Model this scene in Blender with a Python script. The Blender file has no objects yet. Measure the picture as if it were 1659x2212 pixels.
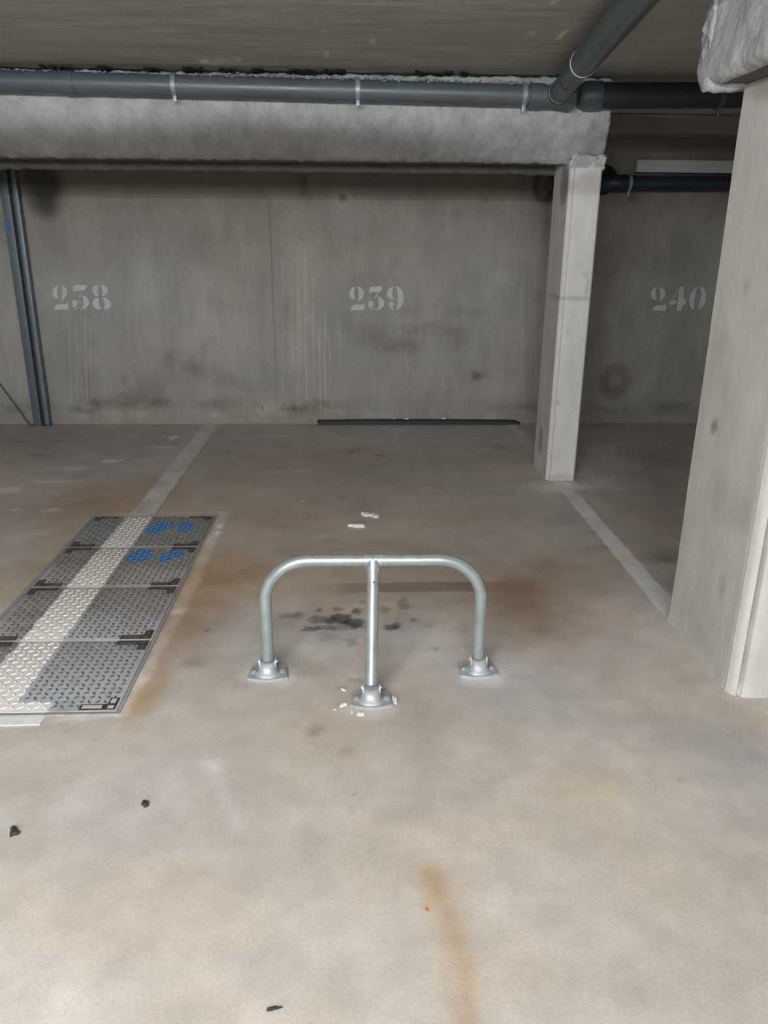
import bpy, bmesh, math, random
import numpy as np
from mathutils import Vector, Matrix, noise as mnoise

random.seed(7)
rng = np.random.default_rng(7)
sc = bpy.context.scene
COL = sc.collection

# ------------------------------------------------------------------ camera
W, H = 1659, 2212
F_PX, PITCH, YAW, ROLL = 1688.15, 0.337544, 0.0405808, 0.0075680
CAM = np.array([0.0, 0.0, 1.5])


def cam_axes():
    cp, sp, cy, sy = math.cos(PITCH), math.sin(PITCH), math.cos(YAW), math.sin(YAW)
    fwd = np.array([sy * cp, cy * cp, -sp])
    right = np.array([cy, -sy, 0.0])
    up = np.cross(right, fwd)
    c, s = math.cos(ROLL), math.sin(ROLL)
    return c * right + s * up, -s * right + c * up, fwd


AX = cam_axes()
cam_d = bpy.data.cameras.new('camera')
cam = bpy.data.objects.new('camera', cam_d)
COL.objects.link(cam)
m = Matrix.Identity(4)
for i in range(3):
    m[i][0], m[i][1], m[i][2], m[i][3] = AX[0][i], AX[1][i], -AX[2][i], CAM[i]
cam.matrix_world = m
cam_d.sensor_fit = 'VERTICAL'
cam_d.sensor_height = 36.0
cam_d.lens = 36.0 * F_PX / H
cam_d.clip_start = 0.05
sc.camera = cam

# ------------------------------------------------------------------ world, exposure
world = bpy.data.worlds.new('world')
sc.world = world
world.use_nodes = True
world.node_tree.nodes['Background'].inputs[0].default_value = (0.72, 0.8, 1.0, 1)
world.node_tree.nodes['Background'].inputs[1].default_value = 0.2
sc.view_settings.view_transform = 'Standard'
sc.view_settings.look = 'None'
sc.view_settings.gamma = 1.0
sc.view_settings.use_curve_mapping = False
sc.view_settings.exposure = 0.0

# fluorescent battens, all outside the frame, the last one added for ambience: x, y, length, strength
ZC = 2.36        # ceiling height
LAMPS = [(-0.95, -0.55, 1.5, 500.0), (0.25, -2.7, 1.5, 480.0), (-3.2, -4.6, 1.5, 330.0)]
# bluish area light added behind the camera to brighten column and beam fronts
fill = bpy.data.lights.new('rear_fill_light', 'AREA'); fill.shape = 'RECTANGLE'; fill.size = 4.5; fill.size_y = 0.5; fill.energy = 290; fill.color = (0.86, 0.94, 1.0)
fill_o = bpy.data.objects.new('rear_fill_light', fill); COL.objects.link(fill_o)
fill_o.location = (-1.2, -6.9, 2.05); fill_o.rotation_euler = (math.radians(90), 0, 0)

# ------------------------------------------------------------------ placing helpers


def ray(x, y):
    return (x - W / 2) / F_PX * AX[0] - (y - H / 2) / F_PX * AX[1] + AX[2]


def on(x, y, axis, val):
    d = ray(x, y)
    return CAM + (val - CAM[axis]) / d[axis] * d


def fl(x, y):
    return on(x, y, 2, 0.0)


YW = 6.571       # back wall plane
YB = 4.86        # front of the beam line


def wl(x, y):
    p = on(x, y, 1, YW)
    return p[0], p[2]


# ------------------------------------------------------------------ numpy noise
_T = rng.random(65536)


def vnoise(x, y, seed=0):
    xi = np.floor(x).astype(np.int64); yi = np.floor(y).astype(np.int64)
    fx = x - xi; fy = y - yi
    fx = fx * fx * (3 - 2 * fx); fy = fy * fy * (3 - 2 * fy)

    def h(a, b):
        return _T[(a * 7919 + b * 104729 + seed * 3571) & 65535]
    return (h(xi, yi) * (1 - fx) + h(xi + 1, yi) * fx) * (1 - fy) + (h(xi, yi + 1) * (1 - fx) + h(xi + 1, yi + 1) * fx) * fy


def fbm(x, y, oct=4, seed=0):
    s = 0; a = 0.5; t = 0
    for o in range(oct):
        s = s + a * vnoise(x * 2 ** o + 17.3 * o, y * 2 ** o - 9.1 * o, seed + o)
        t += a; a *= 0.55
    return s / t


def sstep(a, b, x):
    t = np.clip((x - a) / (b - a), 0, 1)
    return t * t * (3 - 2 * t)


class Paint:
    """albedo map evaluated at world positions (u, v) of a surface"""
    def __init__(self, base):
        self.base = base; self.ops = []

    def blob(self, cx, cy, rx, ry, col, s=1.0, soft=0.5, warp=0.35, rot=0.0, wf=1.0, ring=0.0):
        self.ops.append(('b', cx, cy, rx, ry, col, s, soft, warp, rot, wf, ring))

    def stroke(self, pts, w, col, s=1.0, soft=0.5, warp=0.3, wf=1.0):
        self.ops.append(('s', pts, w, col, s, soft, warp, wf))

    def __call__(self, u, v):
        c = self.base(u, v)
        n1 = None
        for k, o in enumerate(self.ops):
            if o[0] == 'b':
                _, cx, cy, rx, ry, col, s, soft, warp, rot, wf, ring = o
                m_ = (np.abs(u - cx) < 2.2 * max(rx, ry)) & (np.abs(v - cy) < 2.2 * max(rx, ry))
                if not m_.any():
                    continue
                uu = u[m_] - cx; vv = v[m_] - cy
                ca, sa = math.cos(rot), math.sin(rot)
                a = (uu * ca + vv * sa) / rx; b = (-uu * sa + vv * ca) / ry
                f = wf * 1.6 / max(min(rx, ry), 0.01)
                d = np.sqrt(a * a + b * b) + warp * (fbm(uu * f + 31 * k, vv * f + 7 * k, 4, 5) - 0.5) * 2
                if ring:
                    d = np.abs(d - 0.75) / ring
                w_ = s * (1 - sstep(1 - soft, 1 + soft * 0.6, d))
            else:
                _, pts, wd, col, s, soft, warp, wf = o
                xs = [p[0] for p in pts]; ys = [p[1] for p in pts]
                m_ = (u > min(xs) - 2 * wd) & (u < max(xs) + 2 * wd) & (v > min(ys) - 2 * wd) & (v < max(ys) + 2 * wd)
                if not m_.any():
                    continue
                uu = u[m_]; vv = v[m_]
                d = np.full(uu.shape, 9e9)
                for (x0, y0), (x1, y1) in zip(pts[:-1], pts[1:]):
                    dx, dy = x1 - x0, y1 - y0
                    t = np.clip(((uu - x0) * dx + (vv - y0) * dy) / (dx * dx + dy * dy), 0, 1)
                    d = np.minimum(d, np.hypot(uu - x0 - t * dx, vv - y0 - t * dy))
                f = wf * 1.0 / wd
                d = d / wd + warp * (fbm(uu * f + 3 * k, vv * f, 4, 9) - 0.5) * 2
                w_ = s * (1 - sstep(1 - soft, 1 + soft * 0.6, d))
            w_ = w_[:, None]
            c[m_] = c[m_] * (1 - w_) + (c[m_] * np.array(col)) * w_   # col multiplies the albedo below
        return np.clip(c, 0.004, 0.9)


# ------------------------------------------------------------------ mesh helpers
def tag(o, label=None, cat=None, group=None, kind=None):
    if label: o['label'] = label
    if cat: o['category'] = cat
    if group: o['group'] = group
    if kind: o['kind'] = kind
    return o


def empty(name, loc=(0, 0, 0), rz=0.0):
    o = bpy.data.objects.new(name, None)
    o.empty_display_size = 0.1
    o.location = loc; o.rotation_euler = (0, 0, rz)
    COL.objects.link(o)
    return o


def link(name, me, mat, parent=None, loc=None):
    """mesh given in world space; parented parts keep world position (parents unrotated unless told)"""
    o = bpy.data.objects.new(name, me)
    COL.objects.link(o)
    if mat: me.materials.append(mat)
    if parent is not None:
        o.parent = parent
    if loc is not None:
        o.location = loc
    return o


def from_np(name, V, Fq, col=None, smooth=True):
    me = bpy.data.meshes.new(name)
    me.from_pydata([tuple(p) for p in np.asarray(V).tolist()], [], [tuple(f) for f in (Fq.tolist() if hasattr(Fq, 'tolist') else Fq)])
    if smooth:
        me.polygons.foreach_set('use_smooth', [True] * len(me.polygons))
    if col is not None:
        at = me.color_attributes.new('albedo', 'FLOAT_COLOR', 'POINT')
        c4 = np.ones((len(col), 4), dtype=np.float32); c4[:, :3] = col
        at.data.foreach_set('color', c4.ravel())
    me.update()
    return me


def gridfaces(nu, nv):
    i = np.arange(nu - 1)[:, None] * nv + np.arange(nv - 1)[None, :]
    i = i.ravel()
    return np.stack([i, i + nv, i + nv + 1, i + 1], 1)


class MB:
    """collects shapes in one bmesh"""
    def __init__(self): self.bm = bmesh.new()

    def box(self, x0, x1, y0, y1, z0, z1, bev=0.0, seg=2, mat4=None):
        r = bmesh.ops.create_cube(self.bm, size=1.0)
        vs = r['verts']
        bmesh.ops.scale(self.bm, vec=(x1 - x0, y1 - y0, z1 - z0), verts=vs)
        bmesh.ops.translate(self.bm, vec=((x0 + x1) / 2, (y0 + y1) / 2, (z0 + z1) / 2), verts=vs)
        if bev:
            es = list({e for v in vs for e in v.link_edges})
            rb = bmesh.ops.bevel(self.bm, geom=es, offset=bev, segments=seg, affect='EDGES', profile=0.6)
            vs = list({v for f in rb['faces'] for v in f.verts} | {v for v in vs if v.is_valid})
        if mat4 is not None:
            bmesh.ops.transform(self.bm, matrix=mat4, verts=vs)
        return self

    def tube(self, pts, r, n=24, cap=True):
        pts = [Vector(p) for p in pts]
        rr = r if hasattr(r, '__len__') else [r] * len(pts)
        rings = []
        t0 = (pts[1] - pts[0]).normalized()
        ref = Vector((0, 0, 1)) if abs(t0.z) < 0.9 else Vector((1, 0, 0))
        nrm = t0.cross(ref).normalized()
        for i, p in enumerate(pts):
            if i == 0: t = t0
            elif i == len(pts) - 1: t = (pts[i] - pts[i - 1]).normalized()
            else: t = ((pts[i + 1] - p).normalized() + (p - pts[i - 1]).normalized()).normalized()
            nrm = (nrm - nrm.dot(t) * t).normalized()
            b = t.cross(nrm)
            rings.append([self.bm.verts.new(p + (nrm * math.cos(a) + b * math.sin(a)) * rr[i])
                          for a in [2 * math.pi * k / n for k in range(n)]])
        for A, B in zip(rings[:-1], rings[1:]):
            for k in range(n):
                self.bm.faces.new((A[k], A[(k + 1) % n], B[(k + 1) % n], B[k]))
        if cap:
            self.bm.faces.new(rings[0][::-1]); self.bm.faces.new(rings[-1])
        return self

    def prism(self, pts, z0, z1, bev=0.0):
        lo = [self.bm.verts.new((p[0], p[1], z0)) for p in pts]
        hi = [self.bm.verts.new((p[0], p[1], z1)) for p in pts]
        n = len(pts)
        self.bm.faces.new(lo[::-1]); top = self.bm.faces.new(hi)
        for k in range(n):
            self.bm.faces.new((lo[k], lo[(k + 1) % n], hi[(k + 1) % n], hi[k]))
        if bev:
            bmesh.ops.bevel(self.bm, geom=list(top.edges), offset=bev, segments=2, affect='EDGES')
        return self

    def done(self, name, mat, parent=None, loc=(0, 0, 0), smooth=None, rz=0.0):
        bmesh.ops.recalc_face_normals(self.bm, faces=self.bm.faces)
        me = bpy.data.meshes.new(name)
        self.bm.to_mesh(me); self.bm.free()
        if smooth:
            me.polygons.foreach_set('use_smooth', [True] * len(me.polygons))
            me.set_sharp_from_angle(angle=math.radians(smooth))
        o = link(name, me, mat, parent, loc)
        o.rotation_euler = (0, 0, rz)
        return o


# ------------------------------------------------------------------ materials
def newmat(name):
    mt = bpy.data.materials.new(name); mt.use_nodes = True
    nt = mt.node_tree; b = nt.nodes['Principled BSDF']
    return mt, nt, b


def nd(nt, typ, **kw):
    n = nt.nodes.new(typ)
    for k, v in kw.items():
        if k.startswith('i_'):
            n.inputs[int(k[2:])].default_value = v
        else:
            setattr(n, k, v)
    return n


def concrete(name, flat=None, rough=0.85, bump=0.25, detail=0.16, scale=(1, 1, 1), pit=0.0, spec=0.35, bscale=90, coarse=0.0):
    mt, nt, b = newmat(name)
    L = nt.links.new
    geo = nd(nt, 'ShaderNodeNewGeometry')
    mp = nd(nt, 'ShaderNodeMapping'); mp.inputs['Scale'].default_value = scale
    L(geo.outputs['Position'], mp.inputs['Vector'])
    n1 = nd(nt, 'ShaderNodeTexNoise'); n1.inputs['Scale'].default_value = 7; n1.inputs['Detail'].default_value = 8; n1.inputs['Roughness'].default_value = 0.65
    n2 = nd(nt, 'ShaderNodeTexNoise'); n2.inputs['Scale'].default_value = bscale; n2.inputs['Detail'].default_value = 5
    L(mp.outputs[0], n1.inputs['Vector']); L(mp.outputs[0], n2.inputs['Vector'])
    mr = nd(nt, 'ShaderNodeMapRange'); mr.inputs[1].default_value = 0.3; mr.inputs[2].default_value = 0.7
    mr.inputs[3].default_value = 1 - detail; mr.inputs[4].default_value = 1 + detail
    L(n1.outputs[0], mr.inputs[0])
    mr2 = nd(nt, 'ShaderNodeMapRange'); mr2.inputs[1].default_value = 0.3; mr2.inputs[2].default_value = 0.7
    mr2.inputs[3].default_value = 1 - detail * 0.5; mr2.inputs[4].default_value = 1 + detail * 0.5
    L(n2.outputs[0], mr2.inputs[0])
    mul = nd(nt, 'ShaderNodeMath', operation='MULTIPLY'); L(mr.outputs[0], mul.inputs[0]); L(mr2.outputs[0], mul.inputs[1])
    if flat is None:
        at = nd(nt, 'ShaderNodeAttribute', attribute_name='albedo'); src = at.outputs['Color']
    else:
        rgb = nd(nt, 'ShaderNodeRGB'); rgb.outputs[0].default_value = (*flat, 1); src = rgb.outputs[0]
    vm = nd(nt, 'ShaderNodeVectorMath', operation='SCALE')
    L(src, vm.inputs[0]); L(mul.outputs[0], vm.inputs['Scale'])
    L(vm.outputs[0], b.inputs['Base Color'])
    b.inputs['Roughness'].default_value = rough
    b.inputs['Specular IOR Level'].default_value = spec
    bp = nd(nt, 'ShaderNodeBump'); bp.inputs['Strength'].default_value = bump; bp.inputs['Distance'].default_value = 0.003
    hsrc = n2.outputs[0]
    if coarse:
        n3 = nd(nt, 'ShaderNodeTexNoise'); n3.inputs['Scale'].default_value = coarse; n3.inputs['Detail'].default_value = 6; n3.inputs['Roughness'].default_value = 0.75
        L(mp.outputs[0], n3.inputs['Vector'])
        ad = nd(nt, 'ShaderNodeMath', operation='MULTIPLY_ADD'); L(n3.outputs[0], ad.inputs[0]); ad.inputs[1].default_value = 2.0; L(n2.outputs[0], ad.inputs[2])
        hsrc = ad.outputs[0]
    L(hsrc, bp.inputs['Height']); L(bp.outputs[0], b.inputs['Normal'])
    return mt


def plain(name, col, rough=0.5, metal=0.0, var=0.12, vs=12, bump=0.0, bs=60, spec=0.5):
    mt, nt, b = newmat(name); L = nt.links.new
    geo = nd(nt, 'ShaderNodeNewGeometry')
    n1 = nd(nt, 'ShaderNodeTexNoise'); n1.inputs['Scale'].default_value = vs; n1.inputs['Detail'].default_value = 6; n1.inputs['Roughness'].default_value = 0.65
    L(geo.outputs['Position'], n1.inputs['Vector'])
    mr = nd(nt, 'ShaderNodeMapRange'); mr.inputs[1].default_value = 0.3; mr.inputs[2].default_value = 0.7
    mr.inputs[3].default_value = 1 - var; mr.inputs[4].default_value = 1 + var
    L(n1.outputs[0], mr.inputs[0])
    rgb = nd(nt, 'ShaderNodeRGB'); rgb.outputs[0].default_value = (*col, 1)
    vm = nd(nt, 'ShaderNodeVectorMath', operation='SCALE'); L(rgb.outputs[0], vm.inputs[0]); L(mr.outputs[0], vm.inputs['Scale'])
    L(vm.outputs[0], b.inputs['Base Color'])
    mr2 = nd(nt, 'ShaderNodeMapRange'); mr2.inputs[1].default_value = 0.3; mr2.inputs[2].default_value = 0.7
    mr2.inputs[3].default_value = rough * 0.8; mr2.inputs[4].default_value = min(1, rough * 1.25)
    L(n1.outputs[0], mr2.inputs[0]); L(mr2.outputs[0], b.inputs['Roughness'])
    b.inputs['Metallic'].default_value = metal
    b.inputs['Specular IOR Level'].default_value = spec
    if bump:
        n2 = nd(nt, 'ShaderNodeTexNoise'); n2.inputs['Scale'].default_value = bs; n2.inputs['Detail'].default_value = 4
        L(geo.outputs['Position'], n2.inputs['Vector'])
        bp = nd(nt, 'ShaderNodeBump'); bp.inputs['Strength'].default_value = bump; bp.inputs['Distance'].default_value = 0.002
        L(n2.outputs[0], bp.inputs['Height']); L(bp.outputs[0], b.inputs['Normal'])
    return mt


M_floor = concrete('floor_concrete', rough=0.62, bump=0.2, detail=0.13, spec=0.3, bscale=120)
M_wall = concrete('wall_concrete', rough=0.8, bump=0.25, detail=0.12, scale=(1, 1, 0.45), bscale=70)
M_ceil = concrete('ceiling_concrete', rough=0.85, bump=0.35, detail=0.12, scale=(0.35, 1, 1), bscale=70)
M_col = concrete('column_concrete', rough=0.8, bump=0.25, detail=0.07, scale=(1, 1, 0.5), bscale=60)
M_spray = concrete('sprayed_insulation', rough=1.0, bump=0.75, detail=0.2, bscale=150, spec=0.05, coarse=60)
M_dark_conc = concrete('bare_soffit_concrete', flat=(0.13, 0.115, 0.1), rough=0.9, bump=0.4, detail=0.2)
M_hall = concrete('hall_concrete', flat=(0.45, 0.43, 0.4), rough=0.85, bump=0.2)
M_galv = plain('galvanised_steel', (0.36, 0.41, 0.415), rough=0.36, metal=0.5, var=0.14, vs=26, bump=0.06, bs=140)
M_cast = plain('grey_painted_casting', (0.46, 0.475, 0.50), rough=0.42, metal=0.25, var=0.08, vs=30, bump=0.12, bs=200)
M_bolt = plain('dull_zinc_bolt', (0.5, 0.52, 0.53), rough=0.4, metal=0.6, var=0.15, vs=60)
M_pvc = plain('grey_plastic_pipe', (0.075, 0.092, 0.105), rough=0.42, var=0.14, vs=9, bump=0.1, bs=40)
M_pvc_dark = plain('navy_plastic_pipe', (0.012, 0.018, 0.03), rough=0.45, var=0.15, vs=9)
M_pale = plain('pale_plastic_conduit', (0.34, 0.345, 0.33), rough=0.6, var=0.06, vs=6)
M_clamp = plain('pale_clamp_steel', (0.24, 0.27, 0.29), rough=0.45, metal=0.3, var=0.12, vs=40)
M_post = plain('blue_grey_post_paint', (0.095, 0.118, 0.13), rough=0.45, metal=0.2, var=0.1, vs=8)
M_post_lt = plain('worn_steel_edge', (0.16, 0.19, 0.21), rough=0.4, metal=0.3, var=0.1, vs=8)
M_groove = plain('shaded_post_steel', (0.03, 0.035, 0.045), rough=0.5, var=0.1, vs=8)
M_sticker = plain('blue_sticker_paint', (0.05, 0.1, 0.28), rough=0.6)
M_black = plain('black_rubber', (0.012, 0.014, 0.016), rough=0.55, var=0.3, vs=20, bump=0.1)
M_flake = plain('white_plaster', (0.72, 0.7, 0.67), rough=0.85, var=0.06, vs=80, bump=0.2, bs=200)
M_stone = plain('dark_asphalt_crumb', (0.035, 0.04, 0.042), rough=0.85, var=0.3, vs=80, bump=0.4, bs=200)
M_orange = plain('orange_plastic', (0.62, 0.22, 0.05), rough=0.6, var=0.1, vs=80)
M_crumb = plain('mineral_wool_crumb', (0.22, 0.235, 0.255), rough=1.0, var=0.25, vs=60, bump=0.6, bs=120, spec=0.05)
M_matt_black = plain('matt_black', (0.02, 0.022, 0.018), rough=1.0, var=0.3, vs=40, bump=0.5, bs=90, spec=0.02)
M_paint = plain('stencil_paint', (0.47, 0.485, 0.505), rough=0.75, var=0.10, vs=28)
M_frame = plain('cover_frame_steel', (0.42, 0.43, 0.44), rough=0.45, metal=0.3, var=0.2, vs=30)
M_bracket = plain('rusty_bracket_steel', (0.075, 0.066, 0.06), rough=0.6, metal=0.3, var=0.35, vs=40)
M_pocket = plain('rusty_pocket', (0.13, 0.1, 0.085), rough=0.7, metal=0.3, var=0.4, vs=50)
M_pocket_w = plain('white_painted_pocket', (0.6, 0.58, 0.53), rough=0.7, var=0.08, vs=40)
M_lamp_body = plain('white_lamp_housing', (0.7, 0.7, 0.7), rough=0.4)
M_curb = concrete('mortar', flat=(0.36, 0.34, 0.31), rough=0.9, bump=0.5, detail=0.15)

# ------------------------------------------------------------------ lamps of the hall


def lamp(x, y, ln, st, lb):
    r = empty('ceiling_lamp', (x, y, ZC))
    tag(r, lb, 'lamp', 'fluorescent ceiling lamps')
    MB().box(-ln / 2 - .04, ln / 2 + .04, -.03, .03, -.045, 0.0, .004).done('housing', M_lamp_body, r)
    mt, nt, b = newmat('tube_glow')
    b.inputs['Base Color'].default_value = (.8, .8, .8, 1)
    b.inputs['Emission Color'].default_value = (0.985, 0.985, 0.985, 1)
    b.inputs['Emission Strength'].default_value = st
    MB().tube([(-ln / 2, 0, -.07), (ln / 2, 0, -.07)], .016, 12).done('fluorescent_tube', mt, r, smooth=40)
    for s in (-1, 1):
        MB().box(s * ln / 2 - .012, s * ln / 2 + .012, -.014, .014, -.085, -.04, .002).done('tube_holder', M_lamp_body, r)
    return r


LAMP_LABELS = ['white fluorescent batten lamp on the ceiling nearest the barrier', 'white fluorescent batten lamp on the ceiling further back in line with the barrier',
               'added white fluorescent fill lamp on the ceiling at the far left of the lane']
for a, lb in zip(LAMPS, LAMP_LABELS):
    lamp(*a, lb)

# ------------------------------------------------------------------ floor
FB = np.array([0.535, 0.495, 0.45])


def floor_base(u, v):
    n = fbm(u * 1.1 + 5, v * 1.1, 5, 1); n2 = fbm(u * 3.2, v * 3.2 + 9, 5, 2); n3 = fbm(u * 9, v * 9, 4, 3)
    c = FB[None, :] * (0.66 + 0.30 * n + 0.26 * n2 + 0.16 * n3)[:, None]
    # browner and greyer drifts
    w = fbm(u * 1.7 + 40, v * 1.7 + 3, 4, 21)
    c = c * (1 + (w - 0.5)[:, None] * np.array([0.10, 0.0, -0.16])[None, :])
    # floor darkens towards the wall, the light's fall-off painted in
    d = sstep(1.9, 3.9, v)[:, None]
    c = c * (1 - d * (1 - np.array([0.93, 0.90, 0.885]))[None, :])
    g = sstep(4.6, 6.4, v)[:, None]
    c = c * (1 - g * (1 - np.array([0.98, 1.0, 1.02]))[None, :])
    return c


PF = Paint(floor_base)


def fblob(x, y, w, h, col, s=1.0, **k):
    c = fl(x, y)
    rx = abs(fl(x + w, y)[0] - fl(x - w, y)[0]) / 2
    ry = abs(fl(x, y - h)[1] - fl(x, y + h)[1]) / 2
    PF.blob(c[0], c[1], rx, ry, col, s, **k)


def fstroke(pts, wpx, col, s=1.0, **k):
    P_ = [tuple(fl(*p)[:2]) for p in pts]
    x, y = pts[len(pts) // 2]
    w = abs(fl(x + wpx, y)[0] - fl(x - wpx, y)[0]) / 2
    PF.stroke(P_, w, col, s, **k)


BR = (0.74, 0.60, 0.44); DK = (0.62, 0.57, 0.52); LT = (1.3, 1.32, 1.36); GR = (0.85, 0.9, 0.96)
# brown leaks around the cover and the barrier
fblob(430, 1290, 95, 120, BR, .75, soft=.9, warp=.5)
fblob(400, 1350, 60, 60, BR, .5, soft=.9)
fblob(250, 1085, 170, 55, (0.84, 0.70, 0.56), .8, soft=.8)
fblob(180, 1190, 110, 60, (0.86, 0.73, 0.6), .7, soft=.9)
fblob(60, 1260, 80, 60, (0.86, 0.76, 0.64), .6, soft=.9)
fblob(560, 1120, 170, 60, (0.88, 0.78, 0.68), .8, soft=.9)
fblob(330, 1480, 40, 70, (0.86, 0.72, 0.55), .8, soft=.9)
fblob(290, 1530, 30, 40, (0.86, 0.72, 0.55), .7, soft=.9)
fblob(1140, 1320, 110, 70, (0.66, 0.54, 0.43), .85, soft=.9, warp=.4)
fblob(1130, 1255, 150, 45, (0.74, 0.64, 0.54), .7, soft=.9)
fblob(800, 1250, 420, 95, (0.86, 0.76, 0.64), .75, soft=.9)
fblob(520, 1250, 90, 60, (0.8, 0.68, 0.54), .6, soft=.9)
fblob(620, 1000, 220, 50, (0.92, 0.84, 0.78), .6, soft=.9)
fblob(1290, 1330, 90, 60, (1.05, 0.93, 0.9), .6, soft=.9)
fblob(900, 1110, 260, 40, (0.92, 0.88, 0.82), .7, soft=.9)
fblob(1250, 1230, 120, 45, (0.88, 0.87, 0.86), .7, soft=.9)
# grey worn ring inside the barrier
fblob(770, 1400, 210, 75, (1.1, 1.15, 1.22), .75, soft=.5, warp=.3)
fblob(760, 1345, 170, 30, (0.8, 0.82, 0.86), .55, soft=.8, warp=.5)
fblob(790, 1420, 130, 45, (0.93, 0.9, 0.86), .6, soft=.8)
fblob(640, 1300, 90, 25, LT, .35, soft=.9)
fstroke([(600, 1375), (590, 1345), (650, 1312), (760, 1297)], 5, (.7, .72, .74), .35, soft=.9)
fstroke([(870, 1325), (950, 1330), (1010, 1350)], 3, (.7, .7, .7), .4, soft=.9)
# oil spots
for x, y, w, h, s in [(738, 1337, 22, 10, .95), (765, 1346, 20, 10, .95), (715, 1340, 14, 8, .8), (690, 1338, 22, 8, .7), (672, 1358, 20, 7, .75),
                      (704, 1357, 22, 6, .7), (768, 1320, 12, 7, .8), (690, 1317, 8, 5, .7), (730, 1316, 14, 6, .6), (845, 1355, 18, 7, .85),
                      (858, 1350, 10, 9, .6), (871, 1305, 14, 12, .55), (892, 1339, 9, 5, .6), (645, 1328, 10, 8, .5), (625, 1330, 20, 6, .4),
                      (832, 1315, 16, 8, .4), (760, 1387, 12, 12, .45), (785, 1300, 10, 5, .5), (712, 1375, 30, 10, .25), (925, 1352, 10, 5, .3),
                      (757, 1468, 10, 5, .35), (778, 1472, 12, 6, .35), (735, 1485, 8, 4, .3), (943, 1400, 7, 4, .4), (745, 1352, 34, 10, .55), (800, 1350, 16, 8, .45)]:
    fblob(x, y, w, h, (.24, .25, .27), s, soft=.45, warp=.9, wf=.8)
for x, y, w, h, s in [(680, 1578, 22, 16, .6), (750, 1624, 20, 12, .4), (758, 1750, 9, 9, .35), (640, 1420, 40, 20, .3), (560, 1480, 60, 14, .3),
                      (420, 1432, 30, 10, .45), (448, 1361, 7, 3, .9), (660, 1445, 40, 18, .3), (1530, 1240, 10, 5, .3), (1470, 1685, 12, 6, .3), (1115, 1925, 14, 5, .3), (766, 1716, 4, 3, .7)]:
    fblob(x, y, w, h, (.55, .47, .4), s, soft=.7, warp=.6)
# pale smudges
fstroke([(440, 1635), (470, 1665), (480, 1710), (505, 1760), (520, 1785)], 15, (1.16, 1.2, 1.3), .6, soft=.9, warp=.7)
fblob(458, 1650, 30, 22, (1.15, 1.18, 1.26), .6, soft=.8, warp=.6)
# rust runnel in the foreground
fstroke([(925, 1890), (955, 1940), (975, 2010), (995, 2090), (1000, 2290)], 46, (.87, .75, .6), .5, soft=.95, warp=.5)
fstroke([(950, 1935), (985, 2020), (1010, 2120), (1005, 2290)], 24, (.84, .73, .6), .5, soft=.9, warp=.5)
fblob(935, 1905, 34, 44, (.84, .71, .54), .7, soft=.9)
# broad drifts of the lane
fblob(820, 1830, 320, 100, (1.03, 1.0, .97), .7, soft=.9)
fblob(1270, 1700, 90, 60, (1.02, .95, .85), .6, soft=.9)
fblob(300, 1960, 260, 120, (1.04, 1.0, .93), .7, soft=.9)
fblob(1590, 1620, 130, 90, (.82, .82, .88), .6, soft=.9)
fblob(1640, 1640, 30, 24, (.7, .7, .78), .6, soft=.9)
fblob(1625, 1560, 40, 30, (1.04, .93, .88), .7, soft=.9)
fblob(1480, 1560, 160, 60, (.95, .95, .94), .6, soft=.9)
fblob(620, 2090, 120, 60, (.92, .94, .98), .6, soft=.9)
fblob(500, 1850, 70, 40, (.95, .97, 1.0), .6, soft=.9)
fblob(1500, 2150, 200, 90, (.9, .88, .9), .5, soft=.9)
fblob(1100, 2080, 150, 90, (1.02, .97, .9), .5, soft=.9)
fblob(690, 1560, 400, 50, (.94, .92, .9), .5, soft=.9)
# around the columns
fblob(1195, 1052, 70, 12, (1.5, 1.55, 1.65), .8, soft=.8, warp=.5)
fblob(1300, 1040, 80, 26, (1.35, 1.38, 1.45), .7, soft=.9, warp=.5)
fblob(1330, 995, 60, 30, (1.25, 1.27, 1.33), .6, soft=.9)
fblob(1420, 985, 70, 26, (.7, .7, .74), .6, soft=.9)
fblob(1430, 1050, 50, 50, (.8, .8, .84), .5, soft=.9)
fblob(1420, 1200, 60, 14, (.66, .66, .7), .6, soft=.8, warp=.6)
fblob(1440, 1210, 26, 9, (.55, .52, .52), .7, soft=.8, warp=.6)
fblob(1430, 1225, 60, 16, (1.15, 1.18, 1.25), .6, soft=.8)
fblob(1436, 1292, 24, 22, (1.55, 1.6, 1.7), .9, soft=.5, warp=.4)
fblob(1425, 1345, 50, 12, (.85, .86, .9), .6, soft=.9)
fblob(1500, 1500, 90, 30, (1.12, 1.12, 1.14), .6, soft=.9)
fblob(1330, 1180, 60, 6, (.75, .72, .7), .5, soft=.8, warp=.7)
fblob(1290, 1150, 40, 5, (.75, .72, .7), .4, soft=.8, warp=.7)
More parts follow.
